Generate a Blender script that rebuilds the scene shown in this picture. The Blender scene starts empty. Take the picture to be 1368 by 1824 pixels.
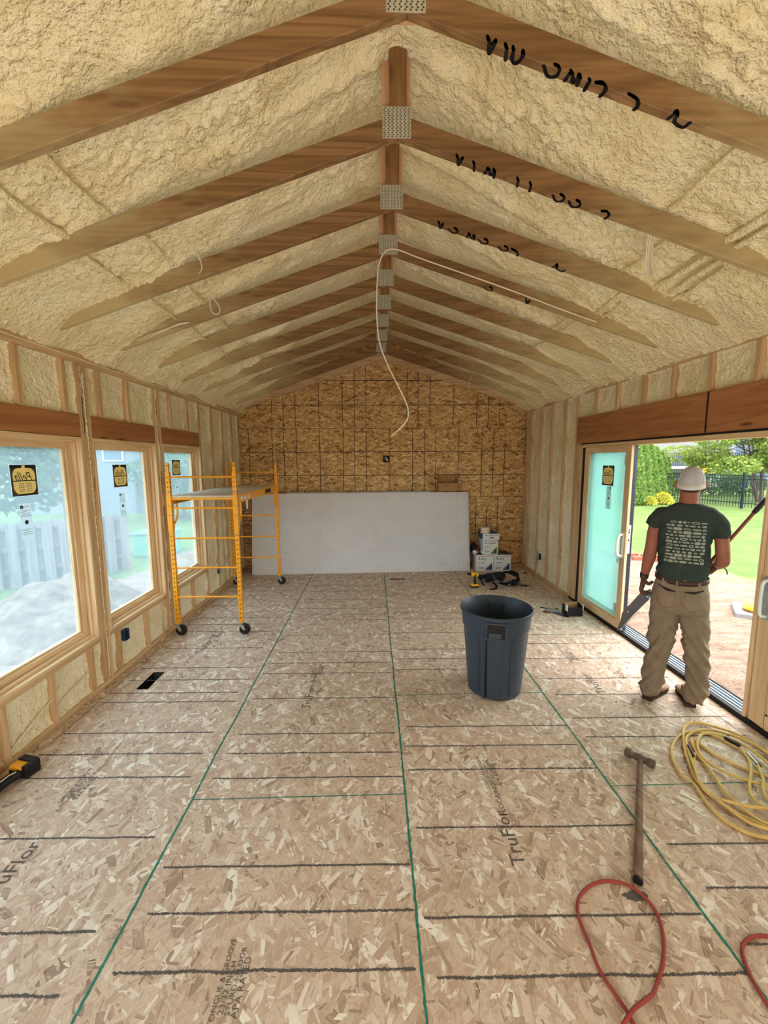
import bpy, bmesh, math, random
from math import sin, cos, pi, radians, sqrt, atan2, floor
from mathutils import Vector, Matrix, noise
from mathutils.bvhtree import BVHTree

random.seed(7)
SC = bpy.context.scene
COL = SC.collection

# ------------------------------------------------------------------ camera
cam_d = bpy.data.cameras.new('camera')
cam = bpy.data.objects.new('camera', cam_d)
COL.objects.link(cam)
cam_d.sensor_fit = 'VERTICAL'
cam_d.sensor_height = 24.0
cam_d.lens = 726.1 * 24.0 / 1824.0
cam_d.clip_start = 0.02
cam_d.clip_end = 300
_r = Vector((0.99963964, -0.02627202, -0.00551087))
_u = Vector((0.00873115, 0.12408416, 0.99223328))
_f = Vector((0.02538416, 0.99192384, -0.12426883))
cam.matrix_world = Matrix(((_r.x, _u.x, -_f.x, 0.0), (_r.y, _u.y, -_f.y, 0.0), (_r.z, _u.z, -_f.z, 1.8924), (0, 0, 0, 1)))
SC.camera = cam

# ------------------------------------------------------------------ world, sun, daylight at the openings, added fill lamps, exposure
SKY_STRENGTH = 6.1
SUN_STRENGTH = 3.4
EXPOSURE = 0.15
PORTALS = True
world = bpy.data.worlds.new('sky')
SC.world = world
world.use_nodes = True
wn = world.node_tree.nodes
wl = world.node_tree.links
wn.clear()
w_out = wn.new('ShaderNodeOutputWorld')
w_bg = wn.new('ShaderNodeBackground')
w_tc = wn.new('ShaderNodeTexCoord')
w_sep = wn.new('ShaderNodeSeparateXYZ')
w_ramp = wn.new('ShaderNodeValToRGB')
w_ramp.color_ramp.elements[0].position = 0.0
w_ramp.color_ramp.elements[0].color = (0.88, 0.91, 0.94, 1)
w_ramp.color_ramp.elements[1].position = 0.7
w_ramp.color_ramp.elements[1].color = (1.0, 0.975, 0.94, 1)
wl.new(w_tc.outputs['Generated'], w_sep.inputs[0])
wl.new(w_sep.outputs['Z'], w_ramp.inputs[0])
wl.new(w_ramp.outputs[0], w_bg.inputs['Color'])
w_bg.inputs['Strength'].default_value = SKY_STRENGTH
wl.new(w_bg.outputs[0], w_out.inputs[0])

sun_d = bpy.data.lights.new('sun', 'SUN')
sun_d.energy = SUN_STRENGTH
sun_d.angle = radians(20)
sun_d.color = (1.0, 0.95, 0.86)
sun = bpy.data.objects.new('sun', sun_d)
COL.objects.link(sun)
sun.rotation_euler = (radians(35), 0, 0)


def area_light(name, loc, rot, sx, sy, power, color=(1, 1, 1), portal=False):
    d = bpy.data.lights.new(name, 'AREA')
    d.shape = 'RECTANGLE'
    d.size = sx
    d.size_y = sy
    d.energy = power
    d.color = color
    o = bpy.data.objects.new(name, d)
    COL.objects.link(o)
    o.location = loc
    o.rotation_euler = rot
    if portal:
        d.cycles.is_portal = True
    return o


# added fill lamp behind the camera; the rear wall has no window
area_light('rear_fill_light', (0.19, -1.15, 1.25), (radians(94), 0, 0), 4.0, 1.9, 24, (1.0, 0.95, 0.90))
# added fill lamp low behind the camera, turned up to brighten the ceiling
area_light('ceiling_fill_light', (0.19, -0.75, 0.55), (radians(138), 0, 0), 3.2, 0.9, 64, (1.0, 0.90, 0.78))
if PORTALS:
    area_light('window_portal', (-2.47, 2.8, 1.28), (0, radians(-90), 0), 1.75, 5.6, 1, portal=True)
    area_light('door_portal', (2.86, 3.4, 1.06), (0, radians(90), 0), 2.1, 3.8, 1, portal=True)

SC.view_settings.view_transform = 'Standard'
SC.view_settings.look = 'None'
SC.view_settings.exposure = EXPOSURE
SC.view_settings.gamma = 1
SC.view_settings.use_curve_mapping = False
SC.display_settings.display_device = 'sRGB'
SC.cycles.use_denoising = True
SC.cycles.max_bounces = 8
SC.cycles.diffuse_bounces = 5
SC.cycles.glossy_bounces = 3
SC.cycles.transmission_bounces = 6
SC.cycles.transparent_max_bounces = 12
SC.cycles.caustics_reflective = False
SC.cycles.caustics_refractive = False
SC.cycles.sample_clamp_indirect = 6.0
SC.cycles.use_adaptive_sampling = True
SC.cycles.adaptive_threshold = 0.015


# ------------------------------------------------------------------ materials
def srgb(r, g, b):
    def c(v):
        v /= 255.0
        return v / 12.92 if v <= 0.04045 else ((v + 0.055) / 1.055) ** 2.4
    return (c(r), c(g), c(b), 1.0)


class NT:
    def __init__(s, name):
        s.m = bpy.data.materials.new(name)
        s.m.use_nodes = True
        s.n = s.m.node_tree.nodes
        s.l = s.m.node_tree.links
        s.n.clear()
        s.out = s.n.new('ShaderNodeOutputMaterial')
        s.b = s.n.new('ShaderNodeBsdfPrincipled')
        s.l.new(s.b.outputs[0], s.out.inputs[0])
        s.b.inputs['Roughness'].default_value = 0.7
        s.b.inputs['Specular IOR Level'].default_value = 0.25

    def put(s, sock, v):
        if isinstance(v, bpy.types.NodeSocket):
            s.l.new(v, sock)
        elif v is not None:
            sock.default_value = v

    def obj(s):
        return s.n.new('ShaderNodeTexCoord').outputs['Object']

    def mapping(s, vec, scale=(1, 1, 1), rot=(0, 0, 0), loc=(0, 0, 0)):
        n = s.n.new('ShaderNodeMapping')
        s.put(n.inputs['Vector'], vec)
        n.inputs['Scale'].default_value = scale
        n.inputs['Rotation'].default_value = rot
        n.inputs['Location'].default_value = loc
        return n.outputs[0]

    def noise(s, vec, scale, detail=3, rough=0.55, dist=0.0):
        n = s.n.new('ShaderNodeTexNoise')
        s.put(n.inputs['Vector'], vec)
        n.inputs['Scale'].default_value = scale
        n.inputs['Detail'].default_value = detail
        n.inputs['Roughness'].default_value = rough
        n.inputs['Distortion'].default_value = dist
        return n.outputs[0]

    def vor(s, vec, scale, feature='F1', dims='3D', rnd=1.0):
        n = s.n.new('ShaderNodeTexVoronoi')
        n.voronoi_dimensions = dims
        n.feature = feature
        s.put(n.inputs['Vector'], vec)
        n.inputs['Scale'].default_value = scale
        n.inputs['Randomness'].default_value = rnd
        return n

    def math(s, op, a, b=None, c=None, clamp=False):
        n = s.n.new('ShaderNodeMath')
        n.operation = op
        n.use_clamp = clamp
        for i, v in enumerate((a, b, c)):
            if v is not None:
                s.put(n.inputs[i], v)
        return n.outputs[0]

    def vmath(s, op, a, b=None):
        n = s.n.new('ShaderNodeVectorMath')
        n.operation = op
        s.put(n.inputs[0], a)
        if b is not None:
            s.put(n.inputs[1], b)
        return n.outputs[0]

    def sep(s, v):
        n = s.n.new('ShaderNodeSeparateXYZ')
        s.put(n.inputs[0], v)
        return n.outputs

    def comb(s, x=0.0, y=0.0, z=0.0):
        n = s.n.new('ShaderNodeCombineXYZ')
        for i, v in enumerate((x, y, z)):
            s.put(n.inputs[i], v)
        return n.outputs[0]

    def mix(s, f, a, b, blend='MIX'):
        n = s.n.new('ShaderNodeMix')
        n.data_type = 'RGBA'
        n.blend_type = blend
        s.put(n.inputs[0], f)
        s.put(n.inputs[6], a)
        s.put(n.inputs[7], b)
        return n.outputs[2]

    def fmix(s, f, a, b):
        n = s.n.new('ShaderNodeMix')
        n.data_type = 'FLOAT'
        s.put(n.inputs[0], f)
        s.put(n.inputs[2], a)
        s.put(n.inputs[3], b)
        return n.outputs[0]

    def vmix(s, f, a, b):
        n = s.n.new('ShaderNodeMix')
        n.data_type = 'VECTOR'
        s.put(n.inputs[0], f)
        s.put(n.inputs[4], a)
        s.put(n.inputs[5], b)
        return n.outputs[1]

    def ramp(s, f, stops, interp='LINEAR'):
        n = s.n.new('ShaderNodeValToRGB')
        n.color_ramp.interpolation = interp
        e = n.color_ramp.elements
        while len(e) < len(stops):
            e.new(0.5)
        for i, (p, c) in enumerate(stops):
            e[i].position = p
            e[i].color = c
        s.put(n.inputs[0], f)
        return n.outputs[0]

    def step(s, v, lo, hi):
        n = s.n.new('ShaderNodeMapRange')
        n.clamp = True
        s.put(n.inputs[0], v)
        n.inputs[1].default_value = lo
        n.inputs[2].default_value = hi
        return n.outputs[0]

    def bump(s, h, dist=0.01, strength=1.0):
        n = s.n.new('ShaderNodeBump')
        n.inputs['Strength'].default_value = strength
        n.inputs['Distance'].default_value = dist
        s.put(n.inputs['Height'], h)
        s.l.new(n.outputs[0], s.b.inputs['Normal'])

    def color(s, c):
        s.put(s.b.inputs['Base Color'], c)

    def rough(s, v):
        s.put(s.b.inputs['Roughness'], v)


def simple(name, rgb, rough=0.6, metal=0.0, spec=0.3, var=0.12, scale=18.0):
    """a plain colour with slight procedural mottling"""
    t = NT(name)
    c = srgb(*rgb)
    n = t.noise(t.obj(), scale, 4)
    d = tuple(x * (1 - var) for x in c[:3]) + (1,)
    e = tuple(min(1, x * (1 + var)) for x in c[:3]) + (1,)
    t.color(t.ramp(n, [(0.3, d), (0.7, e)]))
    t.rough(rough)
    t.b.inputs['Metallic'].default_value = metal
    t.b.inputs['Specular IOR Level'].default_value = spec
    return t.m


def osb(name, plane, ramp, layers, grain_c, angle_c=0.0, fine=1.0):
    """oriented strand board: layers of overlapping wood flakes, each with its own angle and tone"""
    t = NT(name)
    o = t.sep(t.obj())
    uv = t.comb(o[0], o[1] if plane == 'XY' else o[2], 0.0)
    tone = t.math('MULTIPLY', t.noise(uv, 14, 3), 0.9)
    loc = uv
    for i, (sc, hw, hl, rng, keep) in enumerate(layers):
        v = t.vmath('ADD', uv, (3.17 * i + 0.3, 1.93 * i, 0.0))
        vo = t.vor(v, sc, dims='2D')
        col = t.sep(vo.outputs['Color'])
        loc_i = t.vmath('SUBTRACT', v, vo.outputs['Position'])
        ang = t.math('MULTIPLY_ADD', col[0], rng, angle_c - rng / 2)
        r = t.n.new('ShaderNodeVectorRotate')
        r.rotation_type = 'Z_AXIS'
        t.put(r.inputs['Vector'], loc_i)
        t.put(r.inputs['Angle'], ang)
        rs = t.sep(r.outputs[0])
        wob = t.math('MULTIPLY', t.math('SUBTRACT', col[1], 0.2), 1.4)
        ax = t.math('DIVIDE', t.math('ABSOLUTE', rs[0]), t.math('MULTIPLY_ADD', col[1], hw * 1.2, hw * 0.4))
        ay = t.math('DIVIDE', t.math('ABSOLUTE', t.math('ADD', rs[1], t.math('MULTIPLY', rs[0], wob))), t.math('MULTIPLY_ADD', col[2], hl * 0.9, hl * 0.55))
        m = t.math('MAXIMUM', ax, ay)
        inside = t.math('LESS_THAN', m, 1.0)
        k = t.math('MULTIPLY', inside, t.math('LESS_THAN', t.math('FRACT', t.math('MULTIPLY', col[0], 7.31)), keep))
        rt = t.math('FRACT', t.math('MULTIPLY', col[2], 13.7))
        edge = t.step(m, 1.0, 0.80)  # painted shadow line: flake rims toned darker than their middles
        rt = t.math('ADD', t.math('MULTIPLY', rt, 0.84), t.math('MULTIPLY', edge, 0.13))
        tone = t.fmix(k, tone, rt)
        loc = t.vmix(k, loc, t.vmath('ADD', r.outputs[0], vo.outputs['Color']))
    g = t.noise(t.mapping(loc, scale=(170, 14, 1)), 1.0, 3, 0.6)
    tone2 = t.math('ADD', tone, t.math('MULTIPLY', t.math('SUBTRACT', g, 0.5), grain_c))
    big = t.noise(uv, 1.1, 2)
    tone2 = t.math('ADD', tone2, t.math('MULTIPLY', t.math('SUBTRACT', big, 0.5), 0.25))
    specks = t.step(t.noise(uv, 130, 2, 0.7), 0.66, 0.74)
    c = t.ramp(tone2, ramp)
    c = t.mix(t.math('MULTIPLY', specks, 0.6 * fine), c, ramp[0][1])
    t.color(c)
    t.rough(0.62)
    t.bump(t.math('ADD', tone, t.math('MULTIPLY', g, 0.3)), 0.0012, 0.6)
    return t.m


M = {}
M['osb_floor'] = osb('osb_floor', 'XY',
    [(0.0, srgb(112, 92, 78)), (0.08, srgb(150, 128, 110)), (0.22, srgb(180, 156, 136)), (0.38, srgb(212, 194, 174)), (0.52, srgb(184, 158, 138)), (0.66, srgb(204, 180, 160)), (0.84, srgb(222, 210, 194)), (1.0, srgb(238, 232, 222))],
    [(8.0, .017, .062, 2.4, .95), (9.6, .014, .056, 2.2, .8), (13.0, .010, .038, 2.6, .85), (10.2, .014, .052, 2.0, .65), (20.0, .006, .026, 3.1, .6), (10.5, .012, .052, 2.2, .5), (30.0, .0035, .017, 3.1, .5)],
    0.34)
M['osb_wall'] = osb('osb_wall', 'XZ',
    [(0.0, srgb(84, 54, 28)), (0.2, srgb(142, 100, 58)), (0.40, srgb(192, 148, 94)), (0.62, srgb(214, 174, 118)), (1.0, srgb(236, 204, 154))],
    [(8.0, .014, .062, 1.6, .9), (10.0, .012, .055, 1.4, .8), (13.0, .009, .042, 1.6, .8), (20.0, .006, .028, 2.0, .8), (12.0, .009, .046, 1.2, .55)],
    0.5, angle_c=1.57)


def wood(name, axis, base, dark, light, knots=0.5, over=None, rough=0.65, gscale=1.0):
    """sawn softwood with grain along one axis"""
    t = NT(name)
    o = t.obj()
    st = {'x': (1.2, 26, 26), 'y': (26, 1.2, 26), 'z': (26, 26, 1.2)}[axis]
    st = tuple(v * gscale for v in st)
    g = t.noise(t.mapping(o, scale=st), 1.0, 4, 0.6, 0.6)
    st2 = {'x': (.7, 9, 9), 'y': (9, .7, 9), 'z': (9, 9, .7)}[axis]
    g2 = t.noise(t.mapping(o, scale=st2), 1.0, 2, 0.5, 1.2)
    ring = t.math('PINGPONG', t.math('MULTIPLY', g2, 7.0), 1.0)
    v = t.math('ADD', t.math('MULTIPLY', g, 0.6), t.math('MULTIPLY', ring, 0.22))
    c = t.ramp(v, [(0.25, srgb(*dark)), (0.5, srgb(*base)), (0.78, srgb(*light))])
    if knots:
        sk = {'x': (2.2, 9, 9), 'y': (9, 2.2, 9), 'z': (9, 9, 2.2)}[axis]
        k = t.vor(t.mapping(o, scale=sk), 1.0).outputs['Distance']
        c = t.mix(t.math('MULTIPLY', t.step(k, 0.16, 0.07), knots), c, srgb(70, 38, 18))
    if over:
        c = over(t, o, c)
    t.color(c)
    t.rough(rough)
    t.bump(g, 0.0015, 0.5)
    return t.m


def dust(t, o, c):
    """foam overspray dust on the ends of the truss chords"""
    s = t.sep(o)
    d = t.math('ABSOLUTE', t.math('SUBTRACT', s[0], 0.1456))
    n = t.noise(t.mapping(o, scale=(3, 9, 9)), 1.0, 3)
    f = t.step(t.math('ADD', d, t.math('MULTIPLY', n, 1.5)), 1.75, 2.75)
    return t.mix(t.math('MULTIPLY', f, 0.85), c, srgb(196, 178, 132))


M['truss'] = wood('truss_lumber', 'x', (140, 106, 70), (108, 78, 46), (170, 134, 92), 0.6, dust)
M['stud'] = wood('stud_lumber', 'z', (208, 176, 136), (180, 144, 104), (226, 198, 162), 0.4)
M['plate'] = wood('plate_lumber', 'y', (208, 176, 136), (180, 144, 104), (226, 198, 162), 0.5)
M['trim_z'] = wood('pine_frame_z', 'z', (224, 194, 154), (204, 170, 128), (236, 212, 178), 0.0, rough=0.45)
M['trim_y'] = wood('pine_frame_y', 'y', (224, 194, 154), (204, 170, 128), (236, 212, 178), 0.0, rough=0.45)
M['lvl'] = wood('laminated_header', 'y', (168, 114, 74), (146, 94, 58), (184, 132, 88), 0.8, gscale=0.35)
M['post'] = wood('king_post_lumber', 'z', (150, 112, 72), (120, 84, 50), (180, 142, 98), 0.5)
M['pale_truss'] = wood('pale_chord_lumber', 'x', (206, 172, 134), (180, 144, 106), (224, 196, 160), .4)
M['brace'] = wood('web_lumber', 'z', (214, 172, 132), (190, 146, 106), (228, 192, 154), 0.3)


def foam_mat(name, base, dark, light):
    t = NT(name)
    o = t.obj()
    n1 = t.noise(o, 3.0, 3)
    n2 = t.noise(o, 26.0, 3, 0.6)
    v = t.math('ADD', t.math('MULTIPLY', n1, 0.6), t.math('MULTIPLY', n2, 0.4))
    t.color(t.ramp(v, [(0.34, srgb(*dark)), (0.5, srgb(*base)), (0.68, srgb(*light))]))
    t.rough(0.75)
    h = t.math('ADD', t.math('MULTIPLY', t.noise(o, 34.0, 3, 0.55), 1.0), t.math('MULTIPLY', t.noise(o, 85.0, 2, 0.5), 0.35))
    t.bump(h, 0.026, 1.0)
    return t.m


M['foam'] = foam_mat('spray_foam', (244, 230, 188), (230, 212, 162), (248, 238, 206))
M['foam_wall'] = foam_mat('wall_foam', (242, 230, 196), (226, 210, 170), (248, 238, 212))

M['black_ink'] = simple('black_paint', (30, 28, 30), 0.7, var=0.3)
M['line_ink'] = simple('chalk_line_ink', (92, 86, 84), 0.8, var=0.25, scale=60)
M['purple_ink'] = simple('nail_line_ink', (44, 32, 44), 0.8, var=0.3, scale=60)
M['stamp_ink'] = simple('stamp_ink', (96, 86, 82), 0.8, var=0.35, scale=90)
M['green_edge'] = simple('green_edge_seal', (38, 122, 104), 0.7, var=0.25, scale=60)
M['galv'] = simple('galvanised_plate', (186, 182, 164), 0.5, 0.25, 0.5, 0.15, 50)
M['galv_dark'] = simple('plate_slots', (52, 48, 42), 0.6, 0.3)
M['yellow'] = simple('yellow_enamel', (238, 160, 22), 0.35, 0, 0.5, 0.06)
M['hole'] = simple('dark_hole', (40, 26, 10), 0.8)
M['zinc'] = simple('zinc_steel', (188, 188, 184), 0.35, 0.8, 0.5)
M['rubber'] = simple('black_rubber', (24, 24, 26), 0.5)
M['ply'] = simple('deck_plywood', (206, 192, 172), 0.6, var=0.12, scale=9)
M['gyp'] = simple('gypsum_paper', (208, 207, 208), 0.8, var=0.04, scale=4)
M['gyp_edge'] = simple('gypsum_core', (222, 220, 216), 0.85, var=0.2, scale=60)
M['card'] = simple('cardboard', (166, 124, 80), 0.75, var=0.08)
M['card_white'] = simple('white_carton', (226, 226, 224), 0.6, var=0.04)
M['navy'] = simple('navy_print', (34, 44, 78), 0.5)
M['teal'] = simple('teal_print', (22, 88, 112), 0.5)
M['blue'] = simple('blue_print', (34, 66, 140), 0.5)
M['green_print'] = simple('green_print', (30, 96, 66), 0.5)
M['red_print'] = simple('red_print', (176, 44, 40), 0.5)
M['grey_print'] = simple('grey_print', (120, 122, 126), 0.6)
M['dark_print'] = simple('dark_print', (40, 42, 50), 0.6)
M['white'] = simple('white_plastic', (232, 232, 228), 0.4, var=0.04)
M['tape'] = simple('paper_tape', (222, 206, 184), 0.7, var=0.05)
M['black'] = simple('black_plastic', (22, 22, 24), 0.45, var=0.3)
M['fabric_black'] = simple('black_webbing', (20, 20, 22), 0.85, var=0.4, scale=70)
M['amber'] = simple('yellow_tool_plastic', (236, 168, 38), 0.4, var=0.06)
M['blue_box'] = simple('blue_plastic', (38, 62, 112), 0.4)
M['cable'] = simple('white_cable', (226, 214, 190), 0.45, var=0.05)
M['red_hose'] = simple('red_hose_rubber', (146, 60, 54), 0.5, var=0.12, scale=30)
M['yellow_hose'] = simple('yellow_hose_rubber', (206, 172, 96), 0.45, var=0.14, scale=24)
M['steel'] = simple('worn_steel', (104, 92, 78), 0.45, 0.5, 0.5, 0.25, 30)
M['handle_wood'] = wood('worn_handle', 'y', (132, 106, 84), (100, 76, 58), (156, 130, 106), 0.0)
M['caulk'] = simple('caulk_bead', (238, 226, 214), 0.5, var=0.05)
M['alu'] = simple('sill_aluminium', (176, 190, 200), 0.35, 0.7, 0.5)
M['clad'] = simple('dark_cladding', (34, 38, 52), 0.4)
M['black_gap'] = simple('black_part_and_shade', (14, 14, 16), 0.6)  # black parts and gaps, also the painted shade in the bin groove
M['sticker_grey'] = simple('sticker_silver', (196, 200, 196), 0.5, var=0.04)
M['sticker_dark'] = simple('sticker_charcoal', (70, 64, 58), 0.5)
M['sticker_yellow'] = simple('sticker_yellow', (255, 232, 150), 0.5, var=0.05)


def lit_through(name, rgb):
    t = NT(name)
    t.color(srgb(*rgb))
    tr = t.n.new('ShaderNodeBsdfTranslucent')
    tr.inputs[0].default_value = srgb(*rgb)
    m_ = t.n.new('ShaderNodeMixShader')
    m_.inputs[0].default_value = .55
    t.l.new(t.b.outputs[0], m_.inputs[1])
    t.l.new(tr.outputs[0], m_.inputs[2])
    t.l.new(m_.outputs[0], t.out.inputs[0])
    return t.m


M['sticker_grey'] = lit_through('sticker_silver_paper', (186, 192, 192))
M['duct'] = simple('duct_metal', (60, 72, 66), 0.4, 0.5)


def glass(name, tint, film, film_amt, gloss=0.10):
    """single pane with a protective film: see-through tint plus a milky scattering film and a reflection"""
    t = NT(name)
    t.n.remove(t.b)
    tr = t.n.new('ShaderNodeBsdfTransparent')
    tr.inputs[0].default_value = tint
    tl = t.n.new('ShaderNodeBsdfTranslucent')
    tl.inputs[0].default_value = film
    df = t.n.new('ShaderNodeBsdfDiffuse')
    df.inputs[0].default_value = film
    gl = t.n.new('ShaderNodeBsdfGlossy')
    gl.inputs['Roughness'].default_value = 0.06
    m1 = t.n.new('ShaderNodeMixShader')
    m1.inputs[0].default_value = 0.35
    t.l.new(tl.outputs[0], m1.inputs[1])
    t.l.new(df.outputs[0], m1.inputs[2])
    m2 = t.n.new('ShaderNodeMixShader')
    n = t.noise(t.mapping(t.obj(), scale=(1, 1.2, 0.8)), 2.0, 2)
    t.put(m2.inputs[0], t.math('MULTIPLY_ADD', n, film_amt * 0.5, film_amt * 0.75))
    t.l.new(tr.outputs[0], m2.inputs[1])
    t.l.new(m1.outputs[0], m2.inputs[2])
    m3 = t.n.new('ShaderNodeMixShader')
    m3.inputs[0].default_value = gloss
    t.l.new(m2.outputs[0], m3.inputs[1])
    t.l.new(gl.outputs[0], m3.inputs[2])
    t.l.new(m3.outputs[0], t.out.inputs[0])
    return t.m


M['glass'] = glass('window_glass_film', (0.60, 0.84, 1.0, 1), (0.50, 0.76, 1.0, 1), 0.30)
M['glass_door'] = glass('door_glass_film', (0.66, 0.94, 0.90, 1), (0.42, 0.72, 0.71, 1), 0.52, 0.14)


# ------------------------------------------------------------------ mesh helpers
def link_obj(name, mesh, parent=None):
    o = bpy.data.objects.new(name, mesh)
    COL.objects.link(o)
    if parent is not None:
        o.parent = parent
        o.matrix_parent_inverse = WM.get(parent.name, Matrix.Identity(4)).inverted()
    return o


WM = {}


def tag(o, label=None, cat=None, group=None, kind=None):
    if label:
        o['label'] = label
    if cat:
        o['category'] = cat
    if group:
        o['group'] = group
    if kind:
        o['kind'] = kind
    return o


def thing(name, label, cat, loc=(0, 0, 0), rotz=0.0, group=None):
    o = bpy.data.objects.new(name, None)
    o.empty_display_size = 0.1
    COL.objects.link(o)
    o.location = loc
    o.rotation_euler = (0, 0, rotz)
    WM[o.name] = Matrix.Translation(Vector(loc)) @ Matrix.Rotation(rotz, 4, 'Z')
    return tag(o, label, cat, group)


def structure(name, loc=(0, 0, 0)):
    o = bpy.data.objects.new(name, None)
    o.empty_display_size = 0.1
    COL.objects.link(o)
    o.location = loc
    WM[o.name] = Matrix.Translation(Vector(loc))
    o['kind'] = 'structure'
    return o


def dup(root, name=None, loc=None, label=None):
    """copy a thing with its parts and their sub-parts"""
    def rec(o, par):
        c = o.copy()
        COL.objects.link(c)
        if par is not None:
            c.parent = par
        for ch in kids.get(o.name, []):
            rec(ch, c)
        return c
    kids = {}
    for o in bpy.data.objects:
        if o.parent is not None:
            kids.setdefault(o.parent.name, []).append(o)
    r = rec(root, None)
    if loc is not None:
        r.location = loc
    if label:
        r['label'] = label
    return r


def perp(d):
    d = d.normalized()
    a = Vector((0, 0, 1)) if abs(d.z) < 0.9 else Vector((1, 0, 0))
    x = d.cross(a).normalized()
    return x, x.cross(d).normalized()


class MB:
    def __init__(s):
        s.v, s.f, s.mi = [], [], []
        s.mats = []

    def m(s, mat):
        if mat not in s.mats:
            s.mats.append(mat)
        return s.mats.index(mat)

    def add(s, vs, fs, mat):
        k = s.m(mat)
        b = len(s.v)
        s.v += [tuple(p) for p in vs]
        s.f += [tuple(b + i for i in f) for f in fs]
        s.mi += [k] * len(fs)

    def box(s, a, b, mat, mtx=None):
        x0, y0, z0 = (min(a[i], b[i]) for i in range(3))
        x1, y1, z1 = (max(a[i], b[i]) for i in range(3))
        vs = [(x0, y0, z0), (x1, y0, z0), (x1, y1, z0), (x0, y1, z0), (x0, y0, z1), (x1, y0, z1), (x1, y1, z1), (x0, y1, z1)]
        if mtx is not None:
            vs = [mtx @ Vector(v) for v in vs]
        s.add(vs, [(0, 3, 2, 1), (4, 5, 6, 7), (0, 1, 5, 4), (1, 2, 6, 5), (2, 3, 7, 6), (3, 0, 4, 7)], mat)

    def tube(s, pts, r, mat, n=10, closed=False, flat=1.0, cap=True):
        pts = [Vector(p) for p in pts]
        rs = r if isinstance(r, (list, tuple)) else [r] * len(pts)
        rings, N = [], len(pts)
        ux = None
        for i, p in enumerate(pts):
            a = pts[(i - 1) % N] if (closed or i > 0) else p
            b = pts[(i + 1) % N] if (closed or i < N - 1) else p
            d = (b - a)
            if d.length < 1e-9:
                d = Vector((0, 0, 1))
            d.normalize()
            if ux is None:
                ux, uy = perp(d)
            else:
                ux = (ux - d * ux.dot(d)).normalized()
                uy = ux.cross(d).normalized()
            rings.append([p + (ux * cos(2 * pi * k / n) + uy * sin(2 * pi * k / n) * flat) * rs[i] for k in range(n)])
        vs = [v for rg in rings for v in rg]
        fs = []
        L = N if closed else N - 1
        for i in range(L):
            j = (i + 1) % N
            for k in range(n):
                fs.append((i * n + k, i * n + (k + 1) % n, j * n + (k + 1) % n, j * n + k))
        if cap and not closed:
            fs.append(tuple(range(n - 1, -1, -1)))
            fs.append(tuple((N - 1) * n + k for k in range(n)))
        s.add(vs, fs, mat)

    def cyl(s, a, b, r, mat, n=16, r2=None):
        s.tube([a, b], [r, r if r2 is None else r2], mat, n)

    def lathe(s, prof, mat, n=32, c=(0, 0, 0), mtx=None, close=False):
        vs, fs = [], []
        for (r, z) in prof:
            for k in range(n):
                v = Vector((c[0] + r * cos(2 * pi * k / n), c[1] + r * sin(2 * pi * k / n), c[2] + z))
                vs.append(mtx @ v if mtx is not None else v)
        P = len(prof)
        for i in range(P - 1):
            for k in range(n):
                fs.append((i * n + k, i * n + (k + 1) % n, (i + 1) * n + (k + 1) % n, (i + 1) * n + k))
        if close:
            fs.append(tuple(range(n - 1, -1, -1)))
            fs.append(tuple((P - 1) * n + k for k in range(n)))
        s.add(vs, fs, mat)

    def rings(s, rings, mat, cap=True):
        n = len(rings[0])
        vs = [v for r in rings for v in r]
        fs = []
        for i in range(len(rings) - 1):
            for k in range(n):
                fs.append((i * n + k, i * n + (k + 1) % n, (i + 1) * n + (k + 1) % n, (i + 1) * n + k))
        if cap:
            fs.append(tuple(range(n - 1, -1, -1)))
            fs.append(tuple((len(rings) - 1) * n + k for k in range(n)))
        s.add(vs, fs, mat)

    def prism(s, poly, d, mat):
        """polygon (3D points) extruded by vector d"""
        n = len(poly)
        d = Vector(d)
        vs = [Vector(p) for p in poly] + [Vector(p) + d for p in poly]
        fs = [tuple(range(n - 1, -1, -1)), tuple(range(n, 2 * n))]
        fs += [(i, (i + 1) % n, n + (i + 1) % n, n + i) for i in range(n)]
        s.add(vs, fs, mat)

    def ball(s, c, r, mat, nu=16, nv=10, mtx=None):
        r = r if isinstance(r, (list, tuple)) else (r, r, r)
        vs, fs = [], []
        for i in range(nv + 1):
            th = pi * i / nv
            for k in range(nu):
                ph = 2 * pi * k / nu
                v = Vector((r[0] * sin(th) * cos(ph), r[1] * sin(th) * sin(ph), r[2] * cos(th)))
                if mtx is not None:
                    v = mtx @ v
                vs.append(v + Vector(c))
        for i in range(nv):
            for k in range(nu):
                fs.append((i * nu + k, (i + 1) * nu + k, (i + 1) * nu + (k + 1) % nu, i * nu + (k + 1) % nu))
        s.add(vs, fs, mat)

    def mesh(s, name, angle=35):
        me = bpy.data.meshes.new(name)
        me.from_pydata(s.v, [], s.f)
        for mt in s.mats:
            me.materials.append(M[mt] if isinstance(mt, str) else mt)
        me.polygons.foreach_set('material_index', s.mi)
        bm = bmesh.new()
        bm.from_mesh(me)
        bmesh.ops.remove_doubles(bm, verts=bm.verts, dist=1e-6)
        bmesh.ops.recalc_face_normals(bm, faces=bm.faces)
        bm.to_mesh(me)
        bm.free()
        if angle:
            me.shade_smooth()
            me.set_sharp_from_angle(angle=radians(angle))
        me.update()
        return me

    def build(s, name, parent=None, angle=35, bevel=0, seg=2):
        o = link_obj(name, s.mesh(name, angle), parent)
        if bevel:
            b = o.modifiers.new('bevel', 'BEVEL')
            b.width = bevel
            b.segments = seg
            b.limit_method = 'ANGLE'
            b.angle_limit = radians(40)
        return o


_text_cache = {}


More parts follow.
